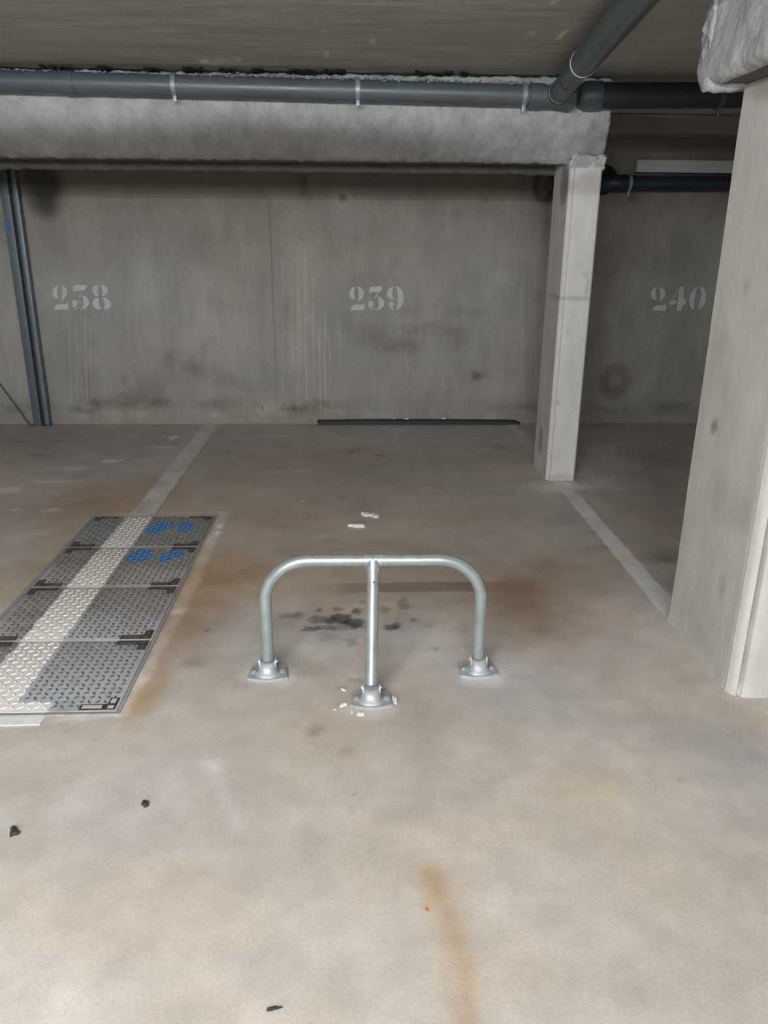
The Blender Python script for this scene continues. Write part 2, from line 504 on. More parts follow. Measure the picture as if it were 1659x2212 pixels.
# left bay: darker floor with lime streaks
fblob(60, 960, 260, 45, (.74, .76, .78), .8, soft=.9)
fblob(60, 1120, 140, 60, (.84, .86, .88), .7, soft=.9)
for x, y, w, h, s in [(110, 1102, 34, 5, .7), (40, 1101, 22, 3, .5), (20, 1058, 40, 6, .5), (240, 995, 24, 3, .7), (150, 1012, 50, 4, .35), (375, 946, 8, 5, .8),
                      (352, 966, 34, 3, .4), (120, 1040, 60, 5, .3), (474, 1137, 7, 4, .9), (470, 1152, 6, 5, .9), (655, 1083, 4, 2, .8), (915, 1066, 2, 2, .8), (978, 1152, 2, 2, .9), (605, 1020, 60, 6, .2)]:
    fblob(x, y, w, h, (1.7, 1.75, 1.85), s, soft=.7, warp=.9, wf=.7)
for x, y, w, h, s in [(78, 982, 14, 3, .7), (820, 983, 16, 4, .6), (905, 1070, 5, 2, .7), (990, 905, 20, 4, .3), (760, 975, 30, 6, .3), (740, 1075, 14, 5, .3), (310, 985, 30, 4, .4), (1080, 965, 30, 8, .3)]:
    fblob(x, y, w, h, (.45, .42, .38), s, soft=.7, warp=.9, wf=.7)
fblob(800, 985, 330, 25, (.9, .86, .84), .6, soft=.9)
# concrete worn pale next to the cover
for p in ([(484, 1108), (455, 1175), (418, 1255), (385, 1320)], [(385, 1320), (345, 1400), (310, 1465), (262, 1545)]):
    fstroke(p, 13, (1.35, 1.4, 1.5), .75, soft=.5, warp=.7, wf=.6)
fstroke([(250, 1545), (190, 1552), (120, 1556)], 10, (1.3, 1.35, 1.42), .5, soft=.8, warp=.6)
fstroke([(215, 1113), (330, 1109), (500, 1106)], 5, (1.4, 1.4, 1.45), .5, soft=.8, warp=.6)
# dusty grout around each foot of the barrier
for x, y in [(577, 1462), (1036, 1457), (800, 1527)]:
    fblob(x, y + 2, 62, 30, (1.2, 1.26, 1.36), .8, soft=.35, warp=.16)
fblob(1110, 1450, 60, 30, (1.1, 1.14, 1.18), .6, soft=.8)


def axis(a, segs):
    out = [a]
    for b, st in segs:
        n = max(1, int(round((b - out[-1]) / st)))
        out += list(np.linspace(out[-1], b, n + 1)[1:])
    return np.array(out)


xs = axis(-7.5, [(-3.3, .35), (-2.0, .02), (1.75, .0105), (3.4, .03), (7.5, .35)])
ys = axis(-7.0, [(.8, .35), (5.0, .0105), (YW + .1, .02)])
U, V = np.meshgrid(xs, ys, indexing='ij'); u = U.ravel(); v = V.ravel()
zf = 0.0008 * (fbm(u * 6, v * 6, 3, 8) - .5)
me = from_np('floor', np.stack([u, v, zf], 1), gridfaces(len(xs), len(ys)), PF(u, v))
floor = tag(link('floor', me, M_floor), kind='structure')
floor['label'] = 'stained beige grey concrete parking floor'


# painted bay lines: thin worn paint lying on the slab, edges ragged
def line_mesh(name, x0, x1, y0, y1, worn, label, flare=None):
    nx = 16; ny = int((y1 - y0) / .012)
    yy = np.linspace(y0, y1, ny); t = np.linspace(0, 1, nx)
    Y2, T2 = np.meshgrid(yy, t, indexing='ij')
    e0 = x0(Y2[:, 0]) + (vnoise(Y2[:, 0] * 24, Y2[:, 0] * 0, 3) - .5) * .010
    e1 = x1(Y2[:, 0]) + (vnoise(Y2[:, 0] * 24, Y2[:, 0] * 0, 4) - .5) * .010
    X2 = e0[:, None] * (1 - T2) + e1[:, None] * T2
    a = X2.ravel(); b = Y2.ravel()
    c = PF(a, b)
    w = worn(a, b)[:, None]
    edge = np.minimum(T2, 1 - T2).ravel()[:, None]
    w = w * sstep(-.02, .12, edge)
    target = np.array([0.72, 0.71, 0.705]) * (0.92 + .16 * fbm(a * 9, b * 9, 4, 31))[:, None]
    c = c * (1 - w) + target * w
    z = np.full(a.shape, .0018)
    o = link(name, from_np(name, np.stack([a, b, z], 1), gridfaces(ny, nx)[:, ::-1], c), M_floor, floor)
    o['label'] = label
    return o


line_mesh('parking_line', lambda y: -1.272 + (y - 6.5) * .004, lambda y: -1.132 - (y - 6.5) * .0,
          4.215, YW - .03, lambda a, b: np.clip(.55 + .8 * (fbm(a * 7, b * 5, 4, 41) - .42) - .16 * sstep(5.2, 6.4, b), 0, 1) * .95,
          'worn white parking line running from the cover to the wall')
line_mesh('parking_line', lambda y: 1.300 + 0 * y, lambda y: 1.405 + 0 * y, 5.27, YW - .03,
          lambda a, b: np.clip(.32 + .5 * (fbm(a * 8, b * 5, 4, 43) - .45), 0, 1), 'faint white parking line between wall and far column')
line_mesh('parking_line', lambda y: 1.300 + 0 * y - .0 * sstep(3.3, 2.95, y), lambda y: 1.405 + .0 * y, 2.92, 4.84,
          lambda a, b: np.clip(.80 + .6 * (fbm(a * 6, b * 5, 4, 44) - .45) + .25 * sstep(3.6, 3.1, b) - .15 * sstep(3.02, 2.92, b) + .15 * sstep(4.6, 4.84, b), 0, .95),
          'white parking line from the far column to the near column')

# thick white paint strip along the near edge of the cover
mb = MB()
pp = []
for k in range(31):
    t = k / 30
    pp.append((-1.47 + .45 * t, 2.262 - .012))
for k in range(31):
    t = 1 - k / 30
    pp.append((-1.47 + .45 * t - .008 * random.random(), 2.185 + .020 * t + .006 * (random.random() - .5)))
mb.prism(pp, .0006, .004, .0)
o = mb.done('paint_strip', plain('thick_white_paint', (.86, .85, .83), rough=.7, var=.1, vs=40, bump=.3, bs=60), floor)
o['label'] = 'thick white paint strip along the near edge of the metal cover'

# ------------------------------------------------------------------ back wall
WB = np.array([0.285, 0.270, 0.252])


def wall_base(u, v):
    n = fbm(u * .9 + 3, v * .7, 4, 51); n2 = fbm(u * 5.5, v * 1.1, 4, 52); n3 = fbm(u * 3, v * 3, 5, 53); n4 = fbm(u * 16, v * 1.2, 3, 54)
    c = WB[None, :] * (0.60 + .26 * n + .20 * n2 + .24 * n3 + .12 * n4)[:, None]
    w = fbm(u * 1.2 + 11, v * 1.5, 4, 55)
    c = c * (1 + (w - .5)[:, None] * np.array([.08, 0, -.1])[None, :])
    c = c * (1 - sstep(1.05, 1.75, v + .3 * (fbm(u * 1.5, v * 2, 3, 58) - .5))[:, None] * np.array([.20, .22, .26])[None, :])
    c = c * (1 - sstep(1.62, 1.88, v + .16 * (fbm(u * 2, v * 2, 3, 59) - .5))[:, None] * np.array([.22, .25, .29])[None, :])  # both top bands: part brown stain, part the beam's shadow painted in
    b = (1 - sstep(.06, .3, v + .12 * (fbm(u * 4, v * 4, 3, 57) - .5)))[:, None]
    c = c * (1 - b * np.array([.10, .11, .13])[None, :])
    return c


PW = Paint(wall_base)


def wblob(x, y, w, h, col, s=1.0, **k):
    a, b = wl(x, y); rx = abs(wl(x + w, y)[0] - wl(x - w, y)[0]) / 2; ry = abs(wl(x, y + h)[1] - wl(x, y - h)[1]) / 2
    PW.blob(a, b, rx, ry, col, s, **k)


def wstroke(pts, wpx, col, s=1.0, **k):
    PW.stroke([wl(*p) for p in pts], wpx * .004, col, s, **k)


wblob(430, 640, 130, 90, (1.12, 1.13, 1.15), .6, soft=.9)
wblob(470, 730, 90, 70, (1.3, 1.31, 1.33), .7, soft=.9)
wblob(250, 660, 80, 100, (1.05, 1.05, 1.05), .6, soft=.9)
wblob(660, 660, 50, 200, (1.16, 1.14, 1.1), .7, soft=.8)
wblob(720, 560, 60, 60, (1.08, 1.06, 1.04), .6, soft=.9)
wblob(900, 820, 110, 40, (1.08, 1.07, 1.05), .6, soft=.9)
wblob(1060, 620, 70, 90, (1.06, 1.08, 1.1), .6, soft=.9)
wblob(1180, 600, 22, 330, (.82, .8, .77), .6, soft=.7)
wblob(1090, 760, 40, 60, (.9, .88, .86), .5, soft=.9)
# form panel joint
wstroke([(581, 440), (588, 600), (592, 720), (597, 870)], 1.2, (.62, .6, .58), .8, soft=.7, warp=.3)
wblob(567, 650, 14, 230, (.88, .88, .88), .6, soft=.9, warp=.2)
wstroke([(1136, 500), (1141, 900)], 1.5, (.8, .78, .76), .6, soft=.9)
wstroke([(280, 460), (286, 720)], 5, (.9, .9, .9), .5, soft=.9)
wstroke([(135, 480), (150, 860)], 4, (.92, .9, .88), .5, soft=.9)
# lime runs
for x, y0, y1, w, s in [(150, 700, 870, 1.8, .4), (165, 690, 860, 1.6, .5), (184, 680, 860, 1.4, .7), (195, 700, 868, 1.2, .5), (173, 740, 850, 2.5, .35), (222, 790, 850, 1, .4),
                        (644, 560, 860, 2.5, .35), (660, 540, 870, 2, .4), (691, 690, 885, 1.3, .7), (703, 680, 885, 1.2, .7), (713, 720, 880, 1.2, .6), (678, 600, 840, 2, .4),
                        (630, 620, 800, 3, .3), (735, 690, 800, 2, .25), (822, 720, 780, 2, .2), (875, 720, 800, 2, .2), (1128, 600, 880, 1.5, .4), (1155, 560, 890, 1.5, .35), (610, 560, 850, 1.5, .35)]:
    wstroke([(x, y0), (x + random.uniform(-2, 2), (y0 + y1) / 2), (x + random.uniform(0, 5), y1)], w, (1.5, 1.49, 1.46), s, soft=.9, warp=.5)
wstroke([(184, 760), (190, 800), (196, 868)], 3, (.78, .75, .72), .5, soft=.9)
# damp brown patches
for x, y, w, h, s in [(366, 775, 18, 26, .6), (440, 760, 12, 20, .4), (330, 828, 30, 22, .55), (268, 818, 12, 14, .55), (430, 800, 28, 20, .55), (405, 790, 18, 30, .45), (478, 815, 24, 22, .5),
                      (520, 830, 30, 22, .4), (372, 818, 18, 26, .4), (300, 850, 60, 14, .4), (475, 660, 24, 22, .35), (620, 680, 18, 30, .3)]:
    wblob(x, y, w, h, (.68, .61, .57), s * .95, soft=.7, warp=.7, wf=.7)
for x, y, w, h, s in [(835, 742, 75, 18, .5), (790, 720, 40, 22, .45), (980, 735, 30, 26, .5), (930, 712, 60, 14, .45), (870, 755, 60, 12, .4), (1030, 675, 36, 8, .4), (985, 672, 30, 10, .3),
                      (935, 700, 14, 8, .4), (880, 672, 24, 12, .35), (745, 700, 16, 30, .35), (865, 725, 60, 30, .3), (770, 620, 20, 30, .3)]:
    wblob(x, y, w, h, (.70, .66, .62), s, soft=.7, warp=.6, wf=.7)
wblob(1030, 812, 13, 10, (.5, .44, .4), .85, soft=.6, warp=.4)
wblob(1028, 812, 24, 16, (.75, .72, .7), .5, soft=.8, warp=.5)
wblob(740, 428, 9, 11, (.55, .45, .38), .8, soft=.7, warp=.3)
wblob(740, 428, 20, 20, (1.25, 1.22, 1.2), .4, soft=.5, warp=.2, ring=.25)
wblob(655, 395, 12, 28, (.6, .55, .5), .6, soft=.8, warp=.3)
wblob(662, 430, 16, 20, (.65, .6, .55), .5, soft=.8)
wblob(1050, 432, 6, 6, (.6, .55, .5), .7, soft=.6)
wblob(768, 517, 4, 4, (.6, .55, .5), .5, soft=.6)
wblob(1005, 622, 30, 3, (.8, .78, .76), .5, soft=.8, warp=.8)
wblob(92, 400, 48, 66, (.26, .28, .25), .95, soft=.55, warp=.25)
wblob(95, 440, 34, 34, (.4, .42, .38), .7, soft=.7, warp=.3)
wblob(1178, 400, 26, 42, (.35, .36, .32), .9, soft=.6, warp=.2, ring=.35)
wblob(1186, 400, 16, 30, (.42, .43, .4), .8, soft=.6, warp=.2)
wblob(1182, 470, 12, 60, (.62, .57, .53), .6, soft=.8)
wblob(1327, 822, 31, 34, (.6, .57, .55), .75, soft=.7, warp=.25, ring=.42)
wblob(1318, 835, 18, 20, (.62, .58, .55), .6, soft=.8, warp=.4)
wblob(1365, 425, 10, 14, (.5, .45, .4), .7, soft=.7)
wblob(1160, 640, 12, 20, (.7, .68, .66), .5, soft=.8)
# dark algae and lime along the foot of the wall
for k in range(46):
    x = random.uniform(-60, 1500)
    wblob(x, random.uniform(868, 892), random.uniform(10, 50), random.uniform(5, 13), (.70, .72, .68), random.uniform(.25, .6), soft=.7, warp=.9, wf=.6)
for k in range(30):
    x = random.uniform(-60, 1500)
    wblob(x, random.uniform(882, 902), random.uniform(8, 34), random.uniform(3, 8), (1.3, 1.28, 1.24), random.uniform(.3, .7), soft=.6, warp=.9, wf=.6)
for x, y, w, h, s in [(262, 865, 50, 18, .6), (350, 870, 30, 14, .5), (450, 872, 30, 10, .5), (330, 862, 30, 14, .4)]:
    wblob(x, y, w, h, (.64, .66, .62), s, soft=.7, warp=.7)
wblob(596, 884, 66, 12, (1.22, 1.2, 1.16), .8, soft=.5, warp=.6)
wblob(462, 897, 12, 5, (1.4, 1.38, 1.3), .7, soft=.6, warp=.7)
for x, y in [(567, 882), (635, 882), (75, 902)]:
    wblob(x, y, 1.6, 7, (.2, .2, .18), .9, soft=.4, warp=.3)
# 240 bay wall: dimmer light and the far column's shadow painted in
wblob(1450, 640, 130, 220, (.86, .89, .91), .8, soft=.8)
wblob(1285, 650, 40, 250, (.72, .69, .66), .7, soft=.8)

xs2 = axis(-7.5, [(-3.3, .4), (3.3, .0105), (7.5, .4)])
zs2 = axis(-.02, [(2.05, .0125), (ZC + .02, .04)])
U, V = np.meshgrid(xs2, zs2, indexing='ij'); u = U.ravel(); v = V.ravel()
xj = wl(590, 660)[0]
yo = YW + .004 * (fbm(u * 1.5, v * 1.2, 3, 61) - .5) - .006 * sstep(-.01, .01, u - xj) + .004 * np.exp(-((u - xj) / .008) ** 2)
yo = yo - .014 * (1 - sstep(.02, .11, v + .05 * (fbm(u * 5, v * 5, 3, 62) - .5)))
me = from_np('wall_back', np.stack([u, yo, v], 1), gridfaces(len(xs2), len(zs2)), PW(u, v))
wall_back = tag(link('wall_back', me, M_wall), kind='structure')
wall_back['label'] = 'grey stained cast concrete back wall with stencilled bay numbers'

# plain hall walls outside the view
def hallwall(name, *b):
    o = MB().box(*b).done(name, M_hall); tag(o, kind='structure')


hallwall('wall_left', -7.7, -7.5, -7.2, YW + .2, 0, ZC)
hallwall('wall_right', 7.5, 7.7, -7.2, YW + .2, 0, ZC)
hallwall('wall_front', -7.7, 7.7, -7.2, -7.0, 0, ZC)

# ---- stencilled numbers (photo-measured outlines, in tenths of the digit height)
G = {
 '2': (240, 780, 505, [[(365, 285), (310, 300), (265, 345), (243, 410), (248, 470), (275, 525), (320, 548), (355, 550), (380, 538), (350, 515), (340, 430), (345, 340), (365, 300)],
       [(400, 288), (450, 290), (505, 325), (540, 375), (548, 430), (530, 490), (490, 545), (420, 600), (438, 540), (441, 440), (440, 350), (425, 310)],
       [(335, 662), (530, 662), (545, 640), (550, 615), (562, 640), (568, 740), (550, 772), (480, 780), (252, 780)]]),
 '3': (630, 780, 505, [[(662, 280), (960, 275), (885, 400), (690, 402), (675, 435), (660, 410)], [(845, 425), (855, 435), (785, 540), (765, 525)],
       [(835, 500), (880, 497), (935, 530), (972, 590), (978, 650), (950, 715), (900, 755), (790, 772), (840, 740), (862, 700), (865, 600), (850, 530)],
       [(700, 588), (740, 595), (755, 640), (740, 680), (710, 700), (715, 735), (770, 772), (720, 765), (665, 725), (635, 670), (632, 620), (655, 592)]]),
 '9': (1035, 780, 505, [[(1190, 278), (1120, 295), (1060, 345), (1035, 420), (1045, 480), (1080, 530), (1140, 558), (1200, 522), (1160, 515), (1145, 480), (1145, 370), (1165, 315)],
       [(1205, 278), (1260, 285), (1330, 330), (1370, 410), (1383, 500), (1375, 600), (1340, 690), (1290, 750), (1215, 775), (1245, 720), (1255, 640), (1262, 500), (1262, 400), (1245, 330)],
       [(1120, 603), (1165, 610), (1182, 650), (1170, 690), (1145, 705), (1160, 740), (1195, 772), (1140, 760), (1090, 720), (1068, 670), (1075, 620)]]),
 '8': (1110, 805, 470, [[(1225, 340), (1160, 350), (1115, 380), (1112, 450), (1140, 520), (1200, 550), (1245, 552), (1225, 500), (1215, 420), (1225, 370)],
       [(1260, 338), (1330, 345), (1385, 385), (1410, 440), (1395, 500), (1350, 535), (1290, 552), (1305, 500), (1300, 430), (1290, 380)],
       [(1235, 570), (1170, 590), (1125, 630), (1115, 690), (1140, 750), (1190, 790), (1290, 805), (1250, 740), (1238, 660)],
       [(1300, 570), (1380, 585), (1440, 630), (1470, 690), (1450, 750), (1400, 785), (1335, 800), (1345, 720), (1335, 640)]]),
 '4': (630, 795, 505, [[(860, 295), (950, 290), (935, 400), (925, 530), (985, 540), (985, 640), (935, 680), (905, 700), (885, 795), (785, 795), (815, 600), (830, 450)],
       [(660, 580), (785, 575), (780, 655), (630, 660)],
       [(672, 570), (690, 572), (858, 330), (850, 318)]]),
 '0': (1055, 785, 505, [[(1235, 285), (1160, 320), (1090, 420), (1055, 540), (1060, 650), (1100, 740), (1160, 768), (1150, 680), (1165, 540), (1185, 400), (1205, 330)],
       [(1280, 283), (1350, 300), (1395, 370), (1408, 480), (1390, 620), (1340, 710), (1240, 770), (1265, 690), (1290, 560), (1315, 430), (1310, 340)]]),
}


def chaikin(p):
    q = []
    for i in range(len(p)):
        a, b = p[i], p[(i + 1) % len(p)]
        q += [(a[0] * .8 + b[0] * .2, a[1] * .8 + b[1] * .2), (a[0] * .2 + b[0] * .8, a[1] * .2 + b[1] * .8)]
    return q


def number(text, pxs, ybase, hpx, label, mat):
    par = empty('bay_number', (0, 0, 0)); par.parent = wall_back
    par['label'] = label
    for ch, px in zip(text, pxs):
        ox, oy, hh, polys = G[ch]
        mb = MB()
        for p in polys:
            q = []
            for (a, b) in chaikin(p):
                x, z = wl(px + (a - ox) * hpx / hh, ybase + (b - oy) * hpx / hh)
                q.append((x, z))
            lo = [mb.bm.verts.new((a, YW - .0085, b)) for a, b in q]
            hi = [mb.bm.verts.new((a, YW - .0065, b)) for a, b in q]
            mb.bm.faces.new(lo)
            for k in range(len(q)):
                k2 = (k + 1) % len(q)
                mb.bm.faces.new((lo[k], lo[k2], hi[k2], hi[k]))
        mb.done('digit', mat, par)


number('238', (114, 156, 200), 669, 54, 'white stencilled number 238 on the wall', M_paint)
number('239', (754.6, 794.5, 836), 670, 51.7, 'white stencilled number 239 on the wall', M_paint)
number('240', (1405, 1444.5, 1488), 671, 51.7, 'white stencilled number 240 on the wall', M_paint)

# ------------------------------------------------------------------ ceiling
CB = np.array([0.42, 0.41, 0.375])


def ceil_base(u, v):
    n = fbm(u * 1.5, v * 2, 4, 71); n2 = fbm(u * 2.5, v * 26, 4, 72); n3 = fbm(u * 14, v * 14, 4, 73)
    return CB[None, :] * (.72 + .24 * n + .18 * n2 + .16 * n3)[:, None]


PC = Paint(ceil_base)
for x, y, w, h, s in [(1211, 76, 5, 12, .95), (1150, 72, 9, 6, .5), (705, 118, 3, 9, .7), (440, 133, 5, 6, .7), (512, 128, 4, 8, .6), (343, 104, 4, 3, .6), (297, 118, 2, 5, .6),
                      (700, 68, 8, 4, .5), (765, 25, 8, 2, .5), (795, 28, 5, 3, .5), (1195, 6, 8, 5, .7), (470, 135, 40, 9, .3), (806, 90, 2, 8, .5), (690, 100, 3, 4, .4)]:
    c = on(x, y, 2, ZC); c2 = on(x + w, y, 2, ZC); c3 = on(x, y + h, 2, ZC)
    PC.blob(c[0], c[1], abs(c2[0] - c[0]), abs(c3[1] - c[1]), (2.1, 2.2, 2.3), s, soft=.6, warp=.5)
xs3 = axis(-7.5, [(-2.6, .3), (2.6, .02), (7.5, .4)]); ys3 = axis(-7.0, [(3.0, .35), (5.0, .012), (YW + .1, .05)])
U, V = np.meshgrid(xs3, ys3, indexing='ij'); u = U.ravel(); v = V.ravel()
me = from_np('ceiling', np.stack([u, v, ZC + .003 * fbm(u * 5, v * 18, 3, 77)], 1), gridfaces(len(xs3), len(ys3))[:, ::-1], PC(u, v))
tag(link('ceiling', me, M_ceil), kind='structure')


# ------------------------------------------------------------------ sprayed beams
def rough_loft(name, prof, x0, x1, step, amp, base, mat, parent, seed=0, cap0=True, cap1=True, bot=None, freq=22, axis_='x'):
    """closed YZ profile swept along X, surface pushed about like sprayed mineral wool"""
    P_ = []
    n = len(prof)
    for i in range(n):
        a = np.array(prof[i]); b = np.array(prof[(i + 1) % n])
        k = max(1, int(np.linalg.norm(b - a) / step))
        for j in range(k):
            P_.append(a + (b - a) * j / k)
    P_ = np.array(P_)
    # round the corners
    for _ in range(3):
        P_ = (np.roll(P_, 1, 0) + 2 * P_ + np.roll(P_, -1, 0)) / 4
    c0 = P_.mean(0)
    xs = np.arange(x0, x1 + step * .5, step)
    rings = []
    if cap0:
        for s in (.05, .4, .75, .93): rings.append((x0 + .018 * s ** 2 * 0, s))
    ringx = [(x, 1.0) for x in xs]
    rings = []
    capn = 7
    if cap0:
        rings += [(x0 + .02 * (1 - math.sqrt(max(0, 1 - (k / capn) ** 6))) - .02, max(.02, k / capn)) for k in range(capn)]
    rings += ringx
    if cap1:
        rings += [(x1 + .012, max(.02, k / (capn + 8))) for k in range(capn + 7, -1, -1)]
    V_ = []
    for x, s in rings:
        q = c0 + (P_ - c0) * s
        V_.append(np.column_stack([np.full(len(q), x), q]))
    V_ = np.concatenate(V_); nP = len(P_)
    if axis_ == 'y':
        V_ = V_[:, [1, 0, 2]]
    d = np.array([[mnoise.noise(Vector((p[0] * freq, p[1] * freq, p[2] * freq + seed))) for p in V_],
                  [mnoise.noise(Vector((p[0] * freq, p[1] * freq + 40, p[2] * freq + seed))) for p in V_],
                  [mnoise.noise(Vector((p[0] * freq + 70, p[1] * freq, p[2] * freq + seed))) for p in V_]]).T
    d2 = np.array([mnoise.noise(Vector((p[0] * 70, p[1] * 70, p[2] * 70 + seed))) for p in V_])
    V_ = V_ + d * amp + np.stack([d2, -d2, d2], 1) * amp * .65
    nr = len(rings)
    i = np.arange(nr - 1)[:, None] * nP; j = np.arange(nP)[None, :]; j2 = (j + 1) % nP
    F_ = np.stack([(i + j), (i + j2), (i + nP + j2), (i + nP + j)], 2).reshape(-1, 4)
    cx = V_[:, 0]; cz = V_[:, 2] + V_[:, 1] * .7
    col = base[None, :] * (.84 + .16 * fbm(cx * 3, cz * 3, 4, 81 + seed) + .18 * fbm(cx * 22, cz * 22, 3, 83 + seed) + .22 * (fbm(cx * 60, cz * 60, 2, 84 + seed) - .5))[:, None]
    if bot: col = bot(V_, col)
    me = from_np(name, V_, F_, col)
    bm = bmesh.new(); bm.from_mesh(me); bmesh.ops.recalc_face_normals(bm, faces=bm.faces); bm.to_mesh(me); bm.free()
    return link(name, me, mat, parent)


SB = np.array([0.385, 0.395, 0.405])
beam = tag(empty('ceiling_beam', (0, 0, 0)), 'long concrete beam coated in pale sprayed insulation, resting on the far column', 'beam')
MB().box(-7.45, 1.43, YB + .095, YB + .40, 1.925, ZC - .002, .006).done('beam_core', M_dark_conc, beam)


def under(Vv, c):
    # shade painted into the coat where it turns under the beam
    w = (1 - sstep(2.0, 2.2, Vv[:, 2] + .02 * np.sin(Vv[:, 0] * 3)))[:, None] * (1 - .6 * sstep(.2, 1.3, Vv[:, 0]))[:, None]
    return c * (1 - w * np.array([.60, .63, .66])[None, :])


prof = [(YB, ZC - .01), (YB - .006, 2.17), (YB + .010, 2.08), (YB + .045, 1.98), (YB + .075, 1.925), (YB + .10, 1.905), (YB + .12, 1.925), (YB + .12, ZC - .01)]
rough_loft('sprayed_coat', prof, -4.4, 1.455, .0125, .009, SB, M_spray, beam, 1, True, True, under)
# ragged rear lip, hung lower to deepen the wall shadow, coloured dark as shaded
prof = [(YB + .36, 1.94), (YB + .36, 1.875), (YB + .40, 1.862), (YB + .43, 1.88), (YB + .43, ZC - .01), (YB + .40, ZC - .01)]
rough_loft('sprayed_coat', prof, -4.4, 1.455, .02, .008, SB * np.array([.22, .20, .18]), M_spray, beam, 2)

# near beam above the near column
XN = 1.175
beam2 = tag(empty('ceiling_beam', (0, 0, 0)), 'end of a white sprayed insulation beam above the near column, top right', 'beam')
MB().box(XN + .05, 7.45, 2.30, 2.90, 1.992, ZC - .002, .006).done('beam_core', M_dark_conc, beam2)


def edge_white(Vv, c):
    return c * 1.12


# the coat wraps the end and both sides but leaves the soffit bare beyond the lip
prof = [(XN + .015, ZC - .01), (XN + .012, 2.2), (XN + .002, 2.08), (XN, 2.02), (XN + .02, 1.992), (XN + .055, 1.985), (XN + .075, 2.0), (XN + .075, ZC - .01)]
rough_loft('sprayed_coat', prof, 2.25, 2.965, .0105, .0065, SB * 1.22, M_spray, beam2, 3, axis_='y', freq=13)
prof = [(2.88, ZC - .01), (2.88, 1.98), (2.92, 1.97), (2.96, 1.99), (2.96, ZC - .01)]
rough_loft('sprayed_coat', prof, XN + .02, 3.6, .0125, .009, SB, M_spray, beam2, 4)
prof = [(2.26, ZC - .01), (2.26, 1.99), (2.30, 1.97), (2.34, 1.98), (2.34, ZC - .01)]
rough_loft('sprayed_coat', prof, XN + .04, 3.6, .02, .01, SB, M_spray, beam2, 5)


# ------------------------------------------------------------------ columns
def column(name, prof, z1, base, label, paint, jit=.0015, zst=.02, lump=None):
    """prof: closed XY outline"""
    P_ = []
    n = len(prof)
    for i in range(n):
        a = np.array(prof[i], float); b = np.array(prof[(i + 1) % n], float)
        k = max(1, int(np.linalg.norm(b - a) / .012))
        for j in range(k): P_.append(a + (b - a) * j / k)
    P_ = np.array(P_); nP = len(P_)
    zs = np.arange(0, z1 + .001, zst); zs[-1] = z1
    V_ = np.concatenate([np.column_stack([P_, np.full(nP, z)]) for z in zs])
    s = np.tile(np.arange(nP) * .012, len(zs))
    d = (fbm(s * 9, V_[:, 2] * 7, 4, 91) - .5) * 2
    c0 = P_.mean(0)
    dirv = V_[:, :2] - c0; dirv /= np.linalg.norm(dirv, axis=1)[:, None]
    V_[:, :2] += dirv * d[:, None] * jit
    if lump is not None:
        V_ = lump(V_, dirv)
    i = np.arange(len(zs) - 1)[:, None] * nP; j = np.arange(nP)[None, :]; j2 = (j + 1) % nP
    F_ = np.stack([(i + j), (i + j2), (i + nP + j2), (i + nP + j)], 2).reshape(-1, 4)
    col = paint(V_)
    me = from_np(name, V_, F_, col)
    bm = bmesh.new(); bm.from_mesh(me); bmesh.ops.recalc_face_normals(bm, faces=bm.faces); bm.to_mesh(me); bm.free()
    me.set_sharp_from_angle(angle=math.radians(35))
    o = link(name, me, M_col)
    tag(o, label, 'column')
    return o


def colpaint(base, seed, spots):
    def f(Vv):
        s = Vv[:, 0] + Vv[:, 1] * 1.0; z = Vv[:, 2]
        n = fbm(s * 5, z * 1.6, 4, seed); n2 = fbm(s * 22, z * 2.2, 3, seed + 1); n3 = fbm(s * 12, z * 12, 4, seed + 2)
        c = base[None, :] * (.78 + .2 * n + .12 * n2 + .12 * n3)[:, None]
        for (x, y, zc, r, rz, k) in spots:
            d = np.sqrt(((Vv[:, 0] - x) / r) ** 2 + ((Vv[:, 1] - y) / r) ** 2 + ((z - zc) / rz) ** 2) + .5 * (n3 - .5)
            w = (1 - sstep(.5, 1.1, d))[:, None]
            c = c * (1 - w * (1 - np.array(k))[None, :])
        return c
    return f


# far column on the bay line (front face with a shutter ridge near its left corner)
f = YB + .012
farprof = [(1.262, YB + .39), (1.262, f + .022), (1.272, f + .010), (1.284, f + .004), (1.287, f + .010), (1.291, f + .002), (1.298, f), (1.440, f), (1.450, f + .01), (1.452, YB + .39)]
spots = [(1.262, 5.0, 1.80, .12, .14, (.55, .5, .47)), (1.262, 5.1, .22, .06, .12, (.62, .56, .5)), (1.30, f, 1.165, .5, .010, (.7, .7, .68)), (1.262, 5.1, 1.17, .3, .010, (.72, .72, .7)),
         (1.42, f, 1.235, .018, .06, (.78, .78, .76)), (1.405, f, 1.30, .02, .03, (.84, .83, .82)), (1.30, f, .52, .012, .018, (.66, .6, .5)), (1.36, f, .02, .12, .03, (.78, .76, .7)),
         (1.415, f, .48, .01, .02, (.8, .8, .8)), (1.40, f, 1.80, .2, .07, (.8, .78, .76)), (1.33, f, .95, .01, .02, (.8, .78, .74))]
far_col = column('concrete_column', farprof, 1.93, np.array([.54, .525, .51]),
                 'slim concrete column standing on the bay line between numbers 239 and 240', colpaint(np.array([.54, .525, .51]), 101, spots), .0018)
# sprayed collar where the coat runs down the head of the far column
prof = [(f - .006, 1.96), (f - .003, 1.885), (f + .02, 1.872), (f + .05, 1.885), (f + .05, 1.96)]
rough_loft('sprayed_collar', prof, 1.283, 1.452, .009, .010, SB * .95, M_spray, beam, 6)

